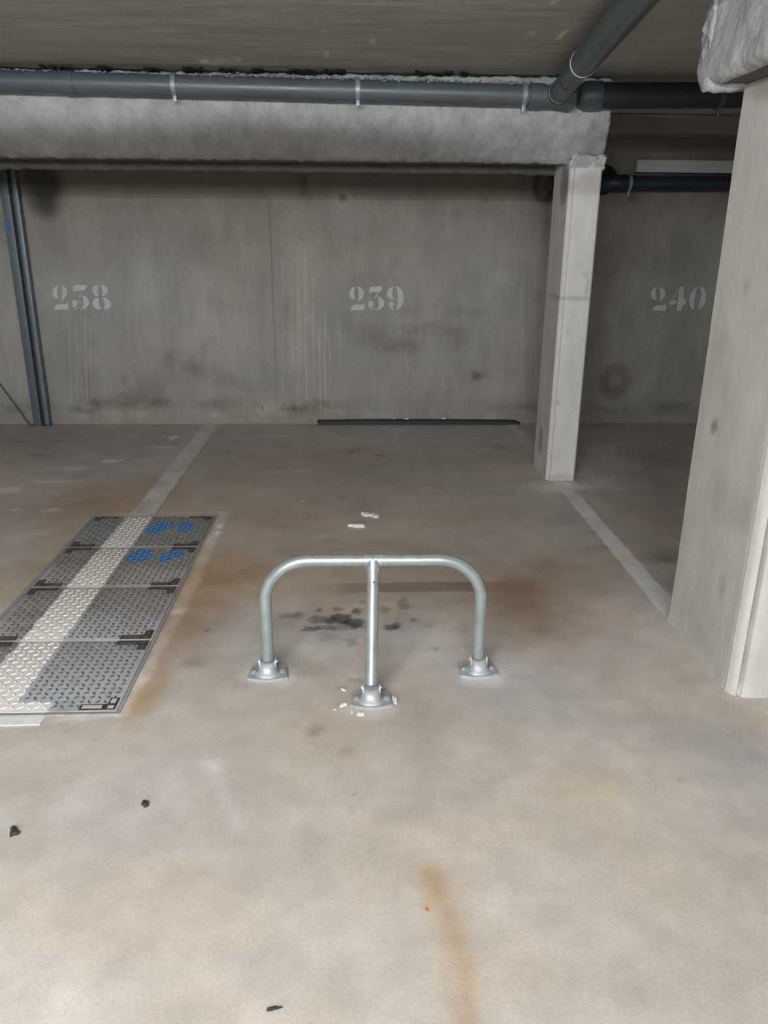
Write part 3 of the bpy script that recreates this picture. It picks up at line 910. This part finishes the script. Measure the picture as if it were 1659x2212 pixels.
# near column
xn = 1.312
nearprof = [(xn, 2.885), (xn, 2.372), (xn + .004, 2.362), (xn - .004, 2.352), (xn + .006, 2.328), (xn + .018, 2.318), (xn + .030, 2.330), (xn + .036, 2.312), (xn + .05, 2.304),
            (xn + .56, 2.304), (xn + .57, 2.314), (xn + .57, 2.885)]


def foot_lump(Vv, dirv):
    w = np.clip(1 - Vv[:, 2] / .07, 0, 1) ** 2 * (.6 + .8 * fbm(Vv[:, 0] * 20 + Vv[:, 1] * 20, Vv[:, 2] * 10, 3, 99))
    Vv = Vv.copy(); Vv[:, :2] += dirv * (w * .010)[:, None]
    return Vv


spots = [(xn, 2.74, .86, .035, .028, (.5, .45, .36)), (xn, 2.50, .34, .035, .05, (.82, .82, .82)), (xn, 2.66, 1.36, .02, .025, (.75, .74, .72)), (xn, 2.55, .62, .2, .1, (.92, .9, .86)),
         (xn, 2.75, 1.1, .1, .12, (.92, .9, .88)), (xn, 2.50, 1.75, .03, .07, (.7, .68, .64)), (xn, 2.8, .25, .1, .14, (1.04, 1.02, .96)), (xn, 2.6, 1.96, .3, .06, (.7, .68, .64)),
         (xn + .02, 2.33, .3, .02, .9, (1.12, 1.12, 1.1)), (xn + .033, 2.33, .5, .007, .9, (.6, .6, .58))]
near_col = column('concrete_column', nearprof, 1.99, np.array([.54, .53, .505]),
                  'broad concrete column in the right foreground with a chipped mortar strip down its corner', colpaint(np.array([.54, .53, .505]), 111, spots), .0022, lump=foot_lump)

# ------------------------------------------------------------------ overhead drain pipe
pipe = tag(empty('drain_pipe', (0, 0, 0)), 'grey plastic drain pipe along the sprayed beam with a branch at its right end', 'pipe')
YP = 4.765


def pc(x, y, Y=YP):
    return Vector(on(x, y, 1, Y))


A = pc(0, 175); B = pc(1175, 207)
dirp = (B - A).normalized()
A2 = A - dirp * 2.6
RP = 0.054
MB().tube([A2, A, B], RP, 40).done('pipe_run', M_pvc, pipe, smooth=40)
# socket ends between lengths of pipe
for t in [(148, .059)]:
    c = pc(t[0], 179)
    MB().tube([c - dirp * .035, c + dirp * .035], [t[1], t[1]], 40).done('socket', M_pvc, pipe, smooth=40)
# branch fitting and its socket
T0 = pc(1150, 207); T1 = pc(1235, 211)
MB().tube([T0 - dirp * .02, T0 - dirp * .019, T0 + dirp * .05, T0 + dirp * .051, T1 - dirp * .06, T1 - dirp * .055, T1 + dirp * .01],
          [RP + .002, RP + .009, RP + .009, RP + .003, RP + .003, RP + .009, RP + .009], 40).done('branch_fitting', M_pvc, pipe, smooth=40)
J = pc(1203, 205)
E1 = Vector(on(1378, -5, 2, 2.275)); 
bd = (E1 - J).normalized()
E2 = J + bd * 2.9
MB().tube([J + bd * .02, J + bd * .45], RP, 40).done('pipe_branch', M_pvc, pipe, smooth=40)
# knee between run and branch, and the widened socket where the branch starts
MB().tube([J, J + bd * .10, J + bd * .101, J + bd * .115], [RP + .005, RP + .005, RP + .001, RP], 40).done('socket', M_pvc, pipe, smooth=40)
S1 = Vector(on(1278, 100, 1, 4.0))
ts = (S1.y - J.y) / bd.y
S1 = J + bd * ts
MB().tube([J + bd * .42, S1], RP, 40).done('pipe_branch', M_pvc, pipe, smooth=40)
MB().tube([S1, S1 + bd * .006, S1 + bd * .2, E2], [RP, RP + .006, RP + .006, RP + .006], 40).done('pipe_branch', M_pvc, pipe, smooth=40)
ringo = MB().tube([S1 - bd * .012, S1 - bd * .011, S1 + bd * .004, S1 + bd * .005], [RP + .002, RP + .009, RP + .009, RP + .004], 40).done('socket_lip', M_clamp, pipe, smooth=40)
ringo['label'] = 'pale socket lip on the branch'


# clamps of the main run
def clamp(px, py, Y=YP, R_=RP, mat=M_clamp, par=pipe, d=None, drop=False, top=ZC):
    d = d or dirp
    c = pc(px, py, Y)
    o = MB().tube([c - d * .013, c - d * .012, c + d * .012, c + d * .013], [R_ + .001, R_ + .0045, R_ + .0045, R_ + .001], 40)
    o = o.done('clamp', mat, par, smooth=40)
    mb = MB()
    mb.box(c.x - .010, c.x + .010, c.y - R_ * .35 - .006, c.y - R_ * .35 + .01, c.z - R_ - .028, c.z - R_ + .004, .002)
    mb.done('clamp_ear', mat, o, smooth=40)
    MB().tube([(c.x, c.y - R_ * .35, c.z - R_ - .036), (c.x, c.y - R_ * .35, c.z - R_ - .006)], .0035, 8).done('screw', M_bolt, o)
    if drop: MB().tube([(c.x, c.y, c.z + R_), (c.x, c.y, top - .001)], .005, 8).done('hanger_rod', M_bolt, o)
    return o


clamp(377, 184); clamp(773, 194); clamp(1131, 205)

# wool crumbs lying on top of the pipe and black lumps standing in for dark holes behind it
def crumbs(name, mat, parent, n, fx, size, seed, label=None, stuff=True):
    r = random.Random(seed); mb = MB()
    for k in range(n):
        p, s = fx(r)
        rr = bmesh.ops.create_icosphere(mb.bm, subdivisions=1, radius=1.0)
        sx, sy, sz = s * r.uniform(.7, 1.7), s * r.uniform(.7, 1.2), s * r.uniform(.5, 1.0)
        for v_ in rr['verts']:
            q = v_.co.copy() * (1 + r.uniform(-.25, .25))
            v_.co = Vector((q.x * sx + p[0], q.y * sy + p[1], q.z * sz + p[2]))
    o = mb.done(name, mat, parent, smooth=50)
    if stuff: o['kind'] = 'stuff'
    if label: o['label'] = label
    return o


def on_pipe(r, lo=-20, hi=1190):
    px = r.uniform(lo, hi)
    t = (px) / 1175
    c = A + (B - A) * t
    th = 0.10 + .25 * min(1, max(0, (px - 250) / 600))
    z = c.z + RP * r.uniform(.80, 1.02) + r.uniform(0, .012) * (px > 450)
    y = c.y - RP * .35 + r.uniform(-.01, .05)
    return (c.x, y, min(z, ZC - .006)), r.uniform(.004, .011 if px > 400 else .008)


crumbs('wool_crumbs', M_crumb, pipe, 620, on_pipe, .01, 3, 'pale insulation crumbs lying along the top of the pipe')


def gap(r):
    cs = [(325, 142, 18), (490, 152, 24), (420, 149, 20), (220, 140, 10), (650, 150, 26), (720, 152, 24), (950, 157, 60), (120, 139, 40), (560, 154, 10), (1240, 155, 30)]
    x, y, w = cs[r.randrange(len(cs))]
    px = x + r.uniform(-w, w)
    p = on(px, y, 2, ZC)
    return (p[0], YB - .035 + r.uniform(-.03, .025), ZC - .006 - r.uniform(0, .010)), r.uniform(.007, .014)


crumbs('gap_shade_lumps', M_matt_black, beam, 170, gap, .01, 5, 'black lumps standing in for dark gaps at the ceiling joint')

# second run continuing to the right in the shade
run2 = tag(empty('drain_pipe', (0, 0, 0)), 'shaded drain pipe under the ceiling between the far and near columns', 'pipe')
A3 = pc(1262, 207, 4.80); B3 = pc(1600, 206, 4.80); d3 = (B3 - A3).normalized()
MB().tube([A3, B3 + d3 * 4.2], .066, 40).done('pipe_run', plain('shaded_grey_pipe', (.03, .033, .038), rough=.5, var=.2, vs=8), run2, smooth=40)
clamp(1553, 207, 4.80, .066, M_pvc, run2, d3)
MB().tube([pc(1290, 180, 4.86), pc(1345, 180, 4.86)], .010, 12).done('pale_streak', M_crumb, run2)  # pale tube drawn for the lighter streak along the pipe's top
MB().tube([A3 - d3 * .03, A3, A3 + d3 * .09, A3 + d3 * .091], [.055, .074, .074, .066], 40).done('socket', M_pvc, run2, smooth=40)

# haunch of the back wall in the 240 bay, with the pipes below it
o = MB().box(1.6, 7.45, 6.22, YW + .02, 2.235, ZC - .002, .01).done('trim_1', concrete('haunch_concrete', flat=(.26, .245, .225), detail=.12))
tag(o, kind='structure')
pd = tag(empty('drain_pipe', (0, 0, 0)), 'dark navy drain pipe with an elbow high on the wall above number 240', 'pipe')
a = pc(1338, 396, 6.47); b = pc(1575, 396, 6.47)
MB().tube([a, b, b + (b - a) * 3], .058, 36).done('pipe_run', M_pvc_dark, pd, smooth=40)
pts = []
el = pc(1325, 378, 6.47)
for k in range(9):
    t = k / 8 * math.pi / 2
    pts.append((a.x - .02 - .10 * math.sin(t) * .9, 6.47 + .085 * (1 - math.cos(t)), a.z))
MB().tube([a + Vector((.06, 0, 0))] + [Vector(p) for p in pts], .063, 32).done('elbow', M_pvc_dark, pd, smooth=40)
MB().tube([Vector((pts[-1][0] + .01, YW - .035, a.z + .03)), Vector((pts[-1][0] + .01, YW - .008, a.z + .03))], [.105, .11], 36).done('wall_collar', M_matt_black, pd, smooth=40)
clamp(1358, 396, 6.47, .058, M_clamp, pd, Vector((1, 0, 0)), False)
cd = pc(1372, 361, 6.50); ce = pc(1575, 361, 6.50)
cond = tag(MB().box(cd.x, 6.9, 6.46, 6.555, cd.z - .040, cd.z + .052, .012).done('cable_duct', M_pale, None, smooth=40),
           'pale straight cable duct running just above the navy pipe', 'duct')

# ------------------------------------------------------------------ steel post at the left of the wall
pb = wl(92, 908)[0]
post = tag(empty('steel_post', (0, 0, 0)), 'blue grey steel channel post against the wall left of number 238', 'post')
MB().box(-2.655, -2.590, 6.47, 6.552, .004, ZC - .003, .004).done('post_web', M_post, post, smooth=40)
MB().box(-2.590, -2.566, 6.52, 6.552, .004, ZC - .003).done('post_groove', M_groove, post)
MB().box(-2.566, -2.535, 6.492, 6.552, .004, ZC - .003, .003).done('post_flange', M_post_lt, post, smooth=40)
MB().box(-2.69, -2.52, 6.46, 6.552, .0, .006, .002).done('base_plate', M_post, post)
s = on(45, 492, 1, 6.47)
o = MB().box(-2.650, -2.615, 6.4675, 6.4702, s[2] - .035, s[2] + .05).done('sticker', M_sticker, post)
o['label'] = 'small blue sticker'

r1 = Vector((fl(73, 912)[0], YW - .05, .006)); r0 = Vector(on(0, 831, 1, YW - .035)); rd = [r1 + (r0 - r1) * 2.6, r1 + (r0 - r1) * 1.2, r1]
o = MB().tube(rd, .0055, 10).done('leaning_rod', plain('dark_rod_steel', (.07, .065, .06), rough=.6), None, smooth=40)
tag(o, 'thin dark rod leaning on the wall left of the steel post', 'rod')

# black strip on the floor at the wall
bar = tag(empty('bumper_strip', (0, 0, 0)), 'long black rubber strip lying on the floor against the wall below number 239', 'strip')
x0, x1 = fl(687, 912)[0], fl(1118, 912)[0]
mb = MB(); n = 40
V_ = []; 
for k in range(n + 1):
    t = k / n; x = x0 + (x1 - x0) * t
    yb = YW - .075 + .006 * math.sin(t * 3.1); h_ = .036 + .006 * math.sin(t * 3.1 + .3) + random.uniform(-.001, .001)
    if k == n: h_ *= .5
    for (dy, dz) in [(0, .001), (0, h_ * .8), (.006, h_), (.045, h_), (.05, h_ * .8), (.05, .001)]:
        V_.append((x, yb + dy, dz))
vv = [mb.bm.verts.new(p) for p in V_]
for k in range(n):
    for j in range(6):
        j2 = (j + 1) % 6
        mb.bm.faces.new((vv[k * 6 + j], vv[k * 6 + j2], vv[k * 6 + 6 + j2], vv[k * 6 + 6 + j]))
mb.bm.faces.new(vv[:6]); mb.bm.faces.new(vv[-6:])
mb.done('rubber_strip', M_black, bar, smooth=35)


def chip_mesh(name, sx, sy, sz, seed, mat, loc, label=None, cat=None, group=None, parent=None, rz=0.0, notch=0.25):
    r = random.Random(seed); mb = MB(); n = 11
    lo = []; hi = []
    for k in range(n):
        a_ = 2 * math.pi * k / n
        q = 1 - r.random() * notch * 1.6
        lo.append(mb.bm.verts.new((math.cos(a_) * sx * q, math.sin(a_) * sy * q, 0)))
        q2 = q * r.uniform(.75, .98)
        hi.append(mb.bm.verts.new((math.cos(a_) * sx * q2, math.sin(a_) * sy * q2, sz * r.uniform(.6, 1.0))))
    ct = mb.bm.verts.new((0, 0, sz)); mb.bm.faces.new(lo[::-1])
    for k in range(n):
        k2 = (k + 1) % n
        mb.bm.faces.new((lo[k], lo[k2], hi[k2], hi[k])); mb.bm.faces.new((hi[k], hi[k2], ct))
    o = mb.done(name, mat, parent, loc, rz=rz)
    if label: o['label'] = label
    if cat: o['category'] = cat
    if group: o['group'] = group
    return o


for x, y, sx in [(878, 904.5, .018), (958, 904, .016), (852, 904, .006)]:
    p = on(x, y, 1, YW - .077)
    o = MB().box(p[0] - sx, p[0] + sx, YW - .0775, YW - .070, p[2] - .006, p[2] + .005, .002).done('plaster_fleck', M_flake, bar)

# ------------------------------------------------------------------ checker plate cover
def plate_material(name, tread=False):
    mt, nt, b = newmat(name); L = nt.links.new
    geo = nd(nt, 'ShaderNodeNewGeometry'); sep = nd(nt, 'ShaderNodeSeparateXYZ'); L(geo.outputs['Position'], sep.inputs[0])
    nz = nd(nt, 'ShaderNodeTexNoise'); nz.inputs['Scale'].default_value = 38; nz.inputs['Detail'].default_value = 4; L(geo.outputs['Position'], nz.inputs['Vector'])
    big = nd(nt, 'ShaderNodeTexNoise'); big.inputs['Scale'].default_value = 3.2; big.inputs['Detail'].default_value = 6; big.inputs['Roughness'].default_value = .6; L(geo.outputs['Position'], big.inputs['Vector'])

    def math_(op, a, bb=None, c=None):
        m_ = nd(nt, 'ShaderNodeMath', operation=op)
        for i, s_ in enumerate((a, bb, c)):
            if s_ is None: continue
            if isinstance(s_, (int, float)): m_.inputs[i].default_value = s_
            else: L(s_, m_.inputs[i])
        return m_.outputs[0]

    def rng_(val, a, bb, c=0, d=1, smooth=True):
        m_ = nd(nt, 'ShaderNodeMapRange'); m_.interpolation_type = 'SMOOTHSTEP' if smooth else 'LINEAR'
        L(val, m_.inputs[0])
        for i, s_ in zip((1, 2, 3, 4), (a, bb, c, d)): m_.inputs[i].default_value = s_
        return m_.outputs[0]

    def mix(f_, a, bb):
        m_ = nd(nt, 'ShaderNodeMix', data_type='RGBA'); L(f_, m_.inputs[0])
        for i, s_ in ((6, a), (7, bb)):
            if isinstance(s_, tuple): m_.inputs[i].default_value = (*s_, 1)
            else: L(s_, m_.inputs[i])
        return m_.outputs[2]
    X, Y = sep.outputs[0], sep.outputs[1]
    wob = math_('MULTIPLY_ADD', nz.outputs[0], .03, -.015)
    steel = (.60, .62, .66) if not tread else (.12, .125, .13)
    brown = (.33, .255, .205) if not tread else (.095, .075, .065)
    # dirt gathers on the middle panels, the near one is trodden clean
    yy = math_('ADD', Y, math_('MULTIPLY_ADD', big.outputs[0], .5, -.25))
    dirty = math_('MULTIPLY', rng_(yy, 2.68, 2.98), rng_(yy, 3.95, 3.75))
    lft = rng_(X, -.9, -1.25)
    dirty = math_('MULTIPLY', dirty, math_('MULTIPLY_ADD', lft, .35, .55))
    dirty = math_('MULTIPLY', dirty, rng_(big.outputs[0], .35, .6, .45, 1.0))
    c = mix(dirty, steel, brown)
    oldm = rng_(Y, 3.70, 3.78)
    c = mix(math_('MULTIPLY', oldm, .75), c, (.25, .25, .235) if not tread else (.13, .13, .125))
    # grey smudges on the near panel
    smd = rng_(big.outputs[0], .52, .64)
    c = mix(math_('MULTIPLY', smd, .4), c, (.2, .21, .21))
    # blue paint
    blue = None
    for (px, py, w, h) in [(336, 1145, 22, 9), (354, 1138, 20, 7), (400, 1141, 19, 11), (302, 1203, 28, 14), (355, 1209, 14, 10), (378, 1198, 22, 9)]:
        cc = fl(px, py); rx = abs(fl(px + w, py)[0] - fl(px - w, py)[0]) / 2; ry = abs(fl(px, py - h)[1] - fl(px, py + h)[1]) / 2
        dx = math_('MULTIPLY_ADD', X, 1 / rx, -cc[0] / rx); dy = math_('MULTIPLY_ADD', Y, 1 / ry, -cc[1] / ry)
        d = math_('SQRT', math_('ADD', math_('MULTIPLY', dx, dx), math_('MULTIPLY', dy, dy)))
        d = math_('ADD', d, math_('MULTIPLY_ADD', nz.outputs[0], .8, -.45))
        m_ = rng_(d, 1.08, .82)
        blue = m_ if blue is None else math_('MAXIMUM', blue, m_)
    c = mix(math_('MULTIPLY', blue, .93), c, (.045, .19, .44))
    # white bay line painted over the panels
    lx = math_('ADD', X, wob)
    l1 = math_('MULTIPLY_ADD', Y, .018, -1.352); l2 = math_('MULTIPLY_ADD', Y, .005, -1.153)
    a1 = rng_(math_('SUBTRACT', lx, l1), -.003, .003); a2 = rng_(math_('SUBTRACT', l2, lx), -.003, .003)
    # a slab of the same paint along the near edge
    ln = math_('MULTIPLY', a1, a2)
    e1 = math_('MULTIPLY', rng_(math_('ADD', Y, wob), 2.335, 2.318), rng_(lx, -1.01, -1.03))
    ln = math_('MAXIMUM', ln, e1)
    wear = rng_(nz.outputs[0], .24, .36, .55, 1.0)
    ln = math_('MULTIPLY', ln, wear)
    wc = mix(rng_(Y, 2.5, 3.9), (.82, .80, .77), (.60, .575, .53))
    c = mix(math_('MULTIPLY', ln, .96), c, wc)
    L(c, b.inputs['Base Color'])
    pm = math_('MAXIMUM', blue, ln)
    L(rng_(pm, 0, 1, .25, 0.0, False), b.inputs['Metallic'])
    rg = rng_(nz.outputs[0], .3, .7, .36, .52)
    L(rg, b.inputs['Roughness'])
    return mt


M_plate = plate_material('checker_plate')
M_tread = plate_material('checker_tread', True)
PX0, PX1 = -1.452, -0.795
SE = [2.268, 2.757, 3.258, 3.735, 4.205]
cover = tag(empty('trench_cover', (0, 0, 0)), 'steel checker plate trench cover of four panels crossed by the white line', 'cover')
mb = MB()
mb.box(PX0 - .022, PX0 - .003, SE[0] - .016, SE[-1] + .012, .0005, .006, .001)
mb.box(PX1 + .003, PX1 + .013, SE[0] - .016, SE[-1] + .012, .0005, .006, .001)
mb.box(PX0 - .003, PX1 + .003, SE[0] - .016, SE[0] - .002, .0005, .006, .001)
mb.box(PX0 - .003, PX1 + .003, SE[-1] + .002, SE[-1] + .012, .0005, .006, .001)
mb.done('cover_frame', M_frame, cover, smooth=40)
GAPW = .004
ZP = .0065
BL, BW, BV = .120, .032, .070       # bracket arm along X, arm width, arm along Y
for pi in range(4):
    y0, y1 = SE[pi] + GAPW / 2, SE[pi + 1] - GAPW / 2
    p = MB().box(PX0, PX1, y0, y1, .0006, ZP, .0012, 2).done('plate_panel', M_plate, cover, smooth=40)
    # treads, alternately slanted
    mb = MB(); sp = .0272
    nx = int((PX1 - PX0 - .03) / sp); ny = int((y1 - y0 - .016) / sp)
    for i in range(nx):
        for j in range(ny):
            cx = PX0 + .02 + sp * (i + .5); cy = y0 + .012 + sp * (j + .5)
            ex = min(cx - PX0, PX1 - cx); ey = min(cy - y0, y1 - cy)
            last = pi in (0, 3)
            if (ex < BL + .012 and ey < BW + .008) or (ex < BW + .010 and ey < BV + .01):
                if not ((pi == 0 and j < 3 and cx < (PX0 + PX1) / 2) or (pi == 3 and j > ny - 4 and cx < -1.2)):
                    continue
            an = math.radians(38 if (i + j) % 2 else 128)
            ca, sa = math.cos(an), math.sin(an)
            l_, w_ = .0125, .0042
            lo = []; hi = []
            for (a_, b_) in [(-1, 0), (-.45, .85), (.45, .85), (1, 0), (.45, -.85), (-.45, -.85)]:
                lo.append(mb.bm.verts.new((cx + a_ * l_ * ca - b_ * w_ * sa, cy + a_ * l_ * sa + b_ * w_ * ca, ZP - .0003)))
                a2, b2 = a_ * .72, b_ * .45
                hi.append(mb.bm.verts.new((cx + a2 * l_ * ca - b2 * w_ * sa, cy + a2 * l_ * sa + b2 * w_ * ca, ZP + .0034)))
            mb.bm.faces.new(hi)
            for k in range(6):
                k2 = (k + 1) % 6
                mb.bm.faces.new((lo[k], lo[k2], hi[k2], hi[k]))
    o = mb.done('tread_pattern', M_tread, p); o['kind'] = 'stuff'
    for sx in (-1, 1):
        for sy in (-1, 1):
            if pi == 0 and sy == -1 and sx == -1: pass
            xe = PX0 + .008 if sx < 0 else PX1 - .008
            ye = y0 + .006 if sy < 0 else y1 - .006
            dx = 1 if sx < 0 else -1; dy = 1 if sy < 0 else -1
            L_ = [(0, 0), (BL, 0), (BL, BW), (BW, BW), (BW, BV), (0, BV)]
            pts = [(xe + dx * a_, ye + dy * b_) for a_, b_ in L_]
            bk = MB().prism(pts, ZP - .0003, ZP + .0016).done('corner_bracket', M_bracket, cover)
            white = (pi == 0 and sy < 0 and sx > 0)
            if white: bk['label'] = 'black corner bracket with three cream pockets'
            for (a0, a1, b0, b1) in [(BW + .014, BL - .008, .008, BW - .006), (.007, BW - .005, .006, BW - .008), (.008, BW - .006, BW + .006, BV - .006)]:
                qx = sorted((xe + dx * a0, xe + dx * a1)); qy = sorted((ye + dy * b0, ye + dy * b1))
                MB().box(qx[0], qx[1], qy[0], qy[1], ZP + .001, ZP + .0026, .0006, 1).done('pocket', M_pocket_w if white else M_pocket, bk)

# ------------------------------------------------------------------ arch barrier
bar_t = tag(empty('parking_barrier', (.068, 2.5, 0)), 'galvanised steel arch parking barrier with a raked centre leg on three bolted feet', 'barrier')
OX, OY = .068, 2.5
RT = .0215
XL, XR = on(578, 1400, 1, OY)[0] - 0, on(1033, 1400, 1, OY)[0]
ZT = on(800, 1210, 1, OY)[2]
RB = .155
pts = []
LZ = .062
pts.append((XL, OY, LZ))
pts.append((XL, OY, ZT - RB - .002))
for k in range(0, 17):
    a_ = math.pi - k / 16 * math.pi / 2
    pts.append((XL + RB + RB * math.cos(a_), OY, ZT - RB + RB * math.sin(a_)))
for k in range(0, 17):
    a_ = math.pi / 2 - k / 16 * math.pi / 2
    pts.append((XR - RB + RB * math.cos(a_), OY, ZT - RB + RB * math.sin(a_)))
pts.append((XR, OY, LZ))
rel = lambda P_: [(p[0] - OX, p[1] - OY, p[2]) for p in P_]
MB().tube(rel(pts), RT, 36).done('arch_tube', M_galv, bar_t, smooth=50)
# centre leg
XC = on(806, 1212, 1, OY)[0]
foot_c = fl(800, 1522)
legb = Vector((on(802, 1485, 1, 2.32)[0], 2.318, .062)); legt = Vector((XC, OY - .012, ZT - .01))
ld = (legt - legb).normalized()
leg = MB().tube(rel([legb, legt]), RT * .98, 36).done('centre_leg', M_galv, bar_t, smooth=50)
hp = Vector((XC + .002, OY - .02, ZT)) - ld * .060 - Vector((OX, OY, 0)) - Vector((0, RT * .93, 0))
MB().tube([hp + Vector((0, .004, 0)), hp + Vector((0, -.0035, 0))], .0022, 8).done('rivet_hole', M_black, leg)
# T sleeve with split seam
MB().tube(rel([(XC - .033, OY, ZT), (XC - .032, OY, ZT), (XC - .0035, OY, ZT), (XC - .003, OY, ZT)]), [RT + .0005, RT + .0032, RT + .0032, RT], 36).done('sleeve', M_galv, bar_t, smooth=50)
MB().tube(rel([(XC - .0005, OY, ZT), (XC, OY, ZT), (XC + .032, OY, ZT), (XC + .033, OY, ZT)]), [RT, RT + .0032, RT + .0032, RT + .0005], 36).done('sleeve', M_galv, bar_t, smooth=50)
c_ = Vector((XC, OY - .004, ZT)) - Vector((OX, OY, 0))
MB().tube([c_, c_ - ld * .040, c_ - ld * .043], [RT + .0038, RT + .0038, RT], 36).done('sleeve', M_galv, bar_t, smooth=50)


def foot(cx, cy, rz, side_pin=True):
    """cast foot: lens shaped flange, hooded socket, two cheeks with a pin, two anchor bolts"""
    R_ = Matrix.Rotation(rz, 3, 'Z')
    base = Vector((cx - OX, cy - OY, 0))
    w, d = .075, .056
    pts = []
    for k in range(13):
        t = -1 + 2 * k / 12; pts.append((w * t * .97, -d + .017 * t * t * 1.1))
    for k in range(13):
        t = 1 - 2 * k / 12; pts.append((w * t * .86, d * .95 - .010 * t * t))
    fp = MB().prism(pts, .0008, .013, .0035).done('foot_plate', M_cast, bar_t, tuple(base), smooth=40, rz=rz)
    # hood: lofted rings from a wide skirt up to the socket mouth
    mb = MB(); n = 32; rings = []
    prof = [(.050, .046, .012, -.002), (.040, .042, .016, -.004), (.034, .040, .023, -.006), (.031, .038, .033, -.006), (.029, .035, .042, -.004), (.027, .030, .050, -.001), (.0245, .0255, .056, .002), (.0215, .0218, .0565, .003)]
    for rx, ry, z, oy in prof:
        ring = []
        for k in range(n):
            a_ = 2 * math.pi * k / n
            ex = 2.6
            cx_, sy_ = math.cos(a_), math.sin(a_)
            x = rx * math.copysign(abs(cx_) ** (2 / ex), cx_); y = ry * math.copysign(abs(sy_) ** (2 / ex), sy_) + oy
            ring.append(mb.bm.verts.new((x, y, z)))
        rings.append(ring)
    for A_, B_ in zip(rings[:-1], rings[1:]):
        for k in range(n): mb.bm.faces.new((A_[k], A_[(k + 1) % n], B_[(k + 1) % n], B_[k]))
    mb.bm.faces.new(rings[-1])
    mb.done('socket_hood', M_cast, fp, smooth=60)
    for s_ in (-1, 1):
        mb = MB()
        prof = [(-.016, .0), (.022, .0), (.022, .036)] + [(.003 + .019 * math.cos(t), .038 + .019 * math.sin(t)) for t in [math.pi * k / 8 for k in range(1, 8)]] + [(-.016, .036)]
        lo = [mb.bm.verts.new((s_ * .0255, a_, b_ + .010)) for a_, b_ in prof]; hi = [mb.bm.verts.new((s_ * .0305, a_, b_ + .010)) for a_, b_ in prof]
        mb.bm.faces.new(lo); mb.bm.faces.new(hi)
        for k in range(len(prof)):
            k2 = (k + 1) % len(prof); mb.bm.faces.new((lo[k], lo[k2], hi[k2], hi[k]))
        mb.done('cheek', M_cast, fp, smooth=40)
        MB().tube([(s_ * .030, .004, .052), (s_ * .0345, .004, .052)], .0055, 6).done('pin_head', M_bolt, fp)
        bx = s_ * .052
        MB().tube([(bx, .0, .012), (bx, .0, .0145)], .0125, 20).done('washer', M_cast, fp, smooth=40)
        MB().tube([(bx, .0, .0145), (bx, .0, .0225), (bx, .0, .0232)], [.0078, .0078, .0065], 6).done('anchor_bolt', M_bolt, fp)
    return fp


fL = fl(577, 1459); fR = fl(1036, 1454); fC = fl(800, 1524)
foot(XL - .001, OY - .004, .02)
foot(XR + .002, OY - .004, .05)
foot(legb.x, legb.y - .006, .0)

# ------------------------------------------------------------------ crumbs on the floor
def chip(x, y, w, h, zt, seed, mat, name, label, cat, group, rz=0.0, notch=.3):
    p = fl(x, y); sx = abs(fl(x + w, y)[0] - fl(x - w, y)[0]) / 2; sy = abs(fl(x, y - h)[1] - fl(x, y + h)[1]) / 2
    chip_mesh(name, sx, sy, zt, seed, mat, (p[0], p[1], .0008), label, cat, group, rz=rz, notch=notch)


gp = 'white plaster flakes'
for a in [(788, 1113, 13, 5, .016, 1, 'larger left half of the broken white flake pair behind the barrier'),
          (808, 1115, 14, 6, .014, 2, 'right half of the broken white flake pair behind the barrier'),
          (771, 1138, 8, 8, .018, 3, 'pointed white flake lying nearer than the flake pair'),
          (743, 1525, 7, 7, .010, 4, 'white flake left of the centre foot'),
          (779, 1544, 10, 5, .009, 5, 'flat white flake in front of the centre foot'),
          (761, 1538, 4, 6, .008, 6, 'small white flake touching the front left of the centre foot'),
          (851, 1514, 6, 11, .012, 7, 'upright white flake right of the centre foot'),
          (742, 1492, 3, 5, .006, 8, 'tiny white flake left of the centre leg'),
          (1018, 1464, 8, 4, .009, 9, 'white flake in front of the right foot'),
          (723, 1534, 2.5, 3, .004, 10, 'tiniest white speck left of the centre foot')]:
    chip(*a[:6], M_flake, 'plaster_flake', a[6], 'flake', gp, rz=a[5] * .5, notch=.35)
gp = 'dark crumbs on the foreground floor'
for a in [(313, 1739, 9, 9, .012, 21, 'dark grey crumb right of the other one at the left foreground'),
          (31, 1799, 15, 13, .012, 22, 'dark grey crumb nearest the left edge of the floor')]:
    chip(*a[:6], M_stone, 'asphalt_crumb', a[6], 'crumb', gp, rz=.4, notch=.3)
o = chip_mesh('rubber_scrap', .024, .0055, .005, 31, M_stone, (fl(588, 2180)[0], fl(588, 2180)[1], .0008), 'elongated black scrap at the bottom edge of the floor', 'scrap', None, rz=.15, notch=.35)
chip(922, 1968, 6, 6, .004, 41, M_orange, 'orange_fleck', 'small orange fleck beside the rust runnel', 'fleck', None)

# ------------------------------------------------------------------ put every Empty at the base of what it carries
bpy.context.view_layer.update()
for e in [o for o in list(COL.objects) if o.type == 'EMPTY' and o.location.length < 1e-9]:
    pts = [c.matrix_world @ Vector(b) for c in e.children_recursive if c.type == 'MESH' for b in c.bound_box]
    if not pts:
        continue
    lo = Vector([min(p[i] for p in pts) for i in range(3)]); hi = Vector([max(p[i] for p in pts) for i in range(3)])
    base = Vector(((lo.x + hi.x) / 2, (lo.y + hi.y) / 2, lo.z))
    e.location = base
    for c in e.children:
        c.location = c.location - base
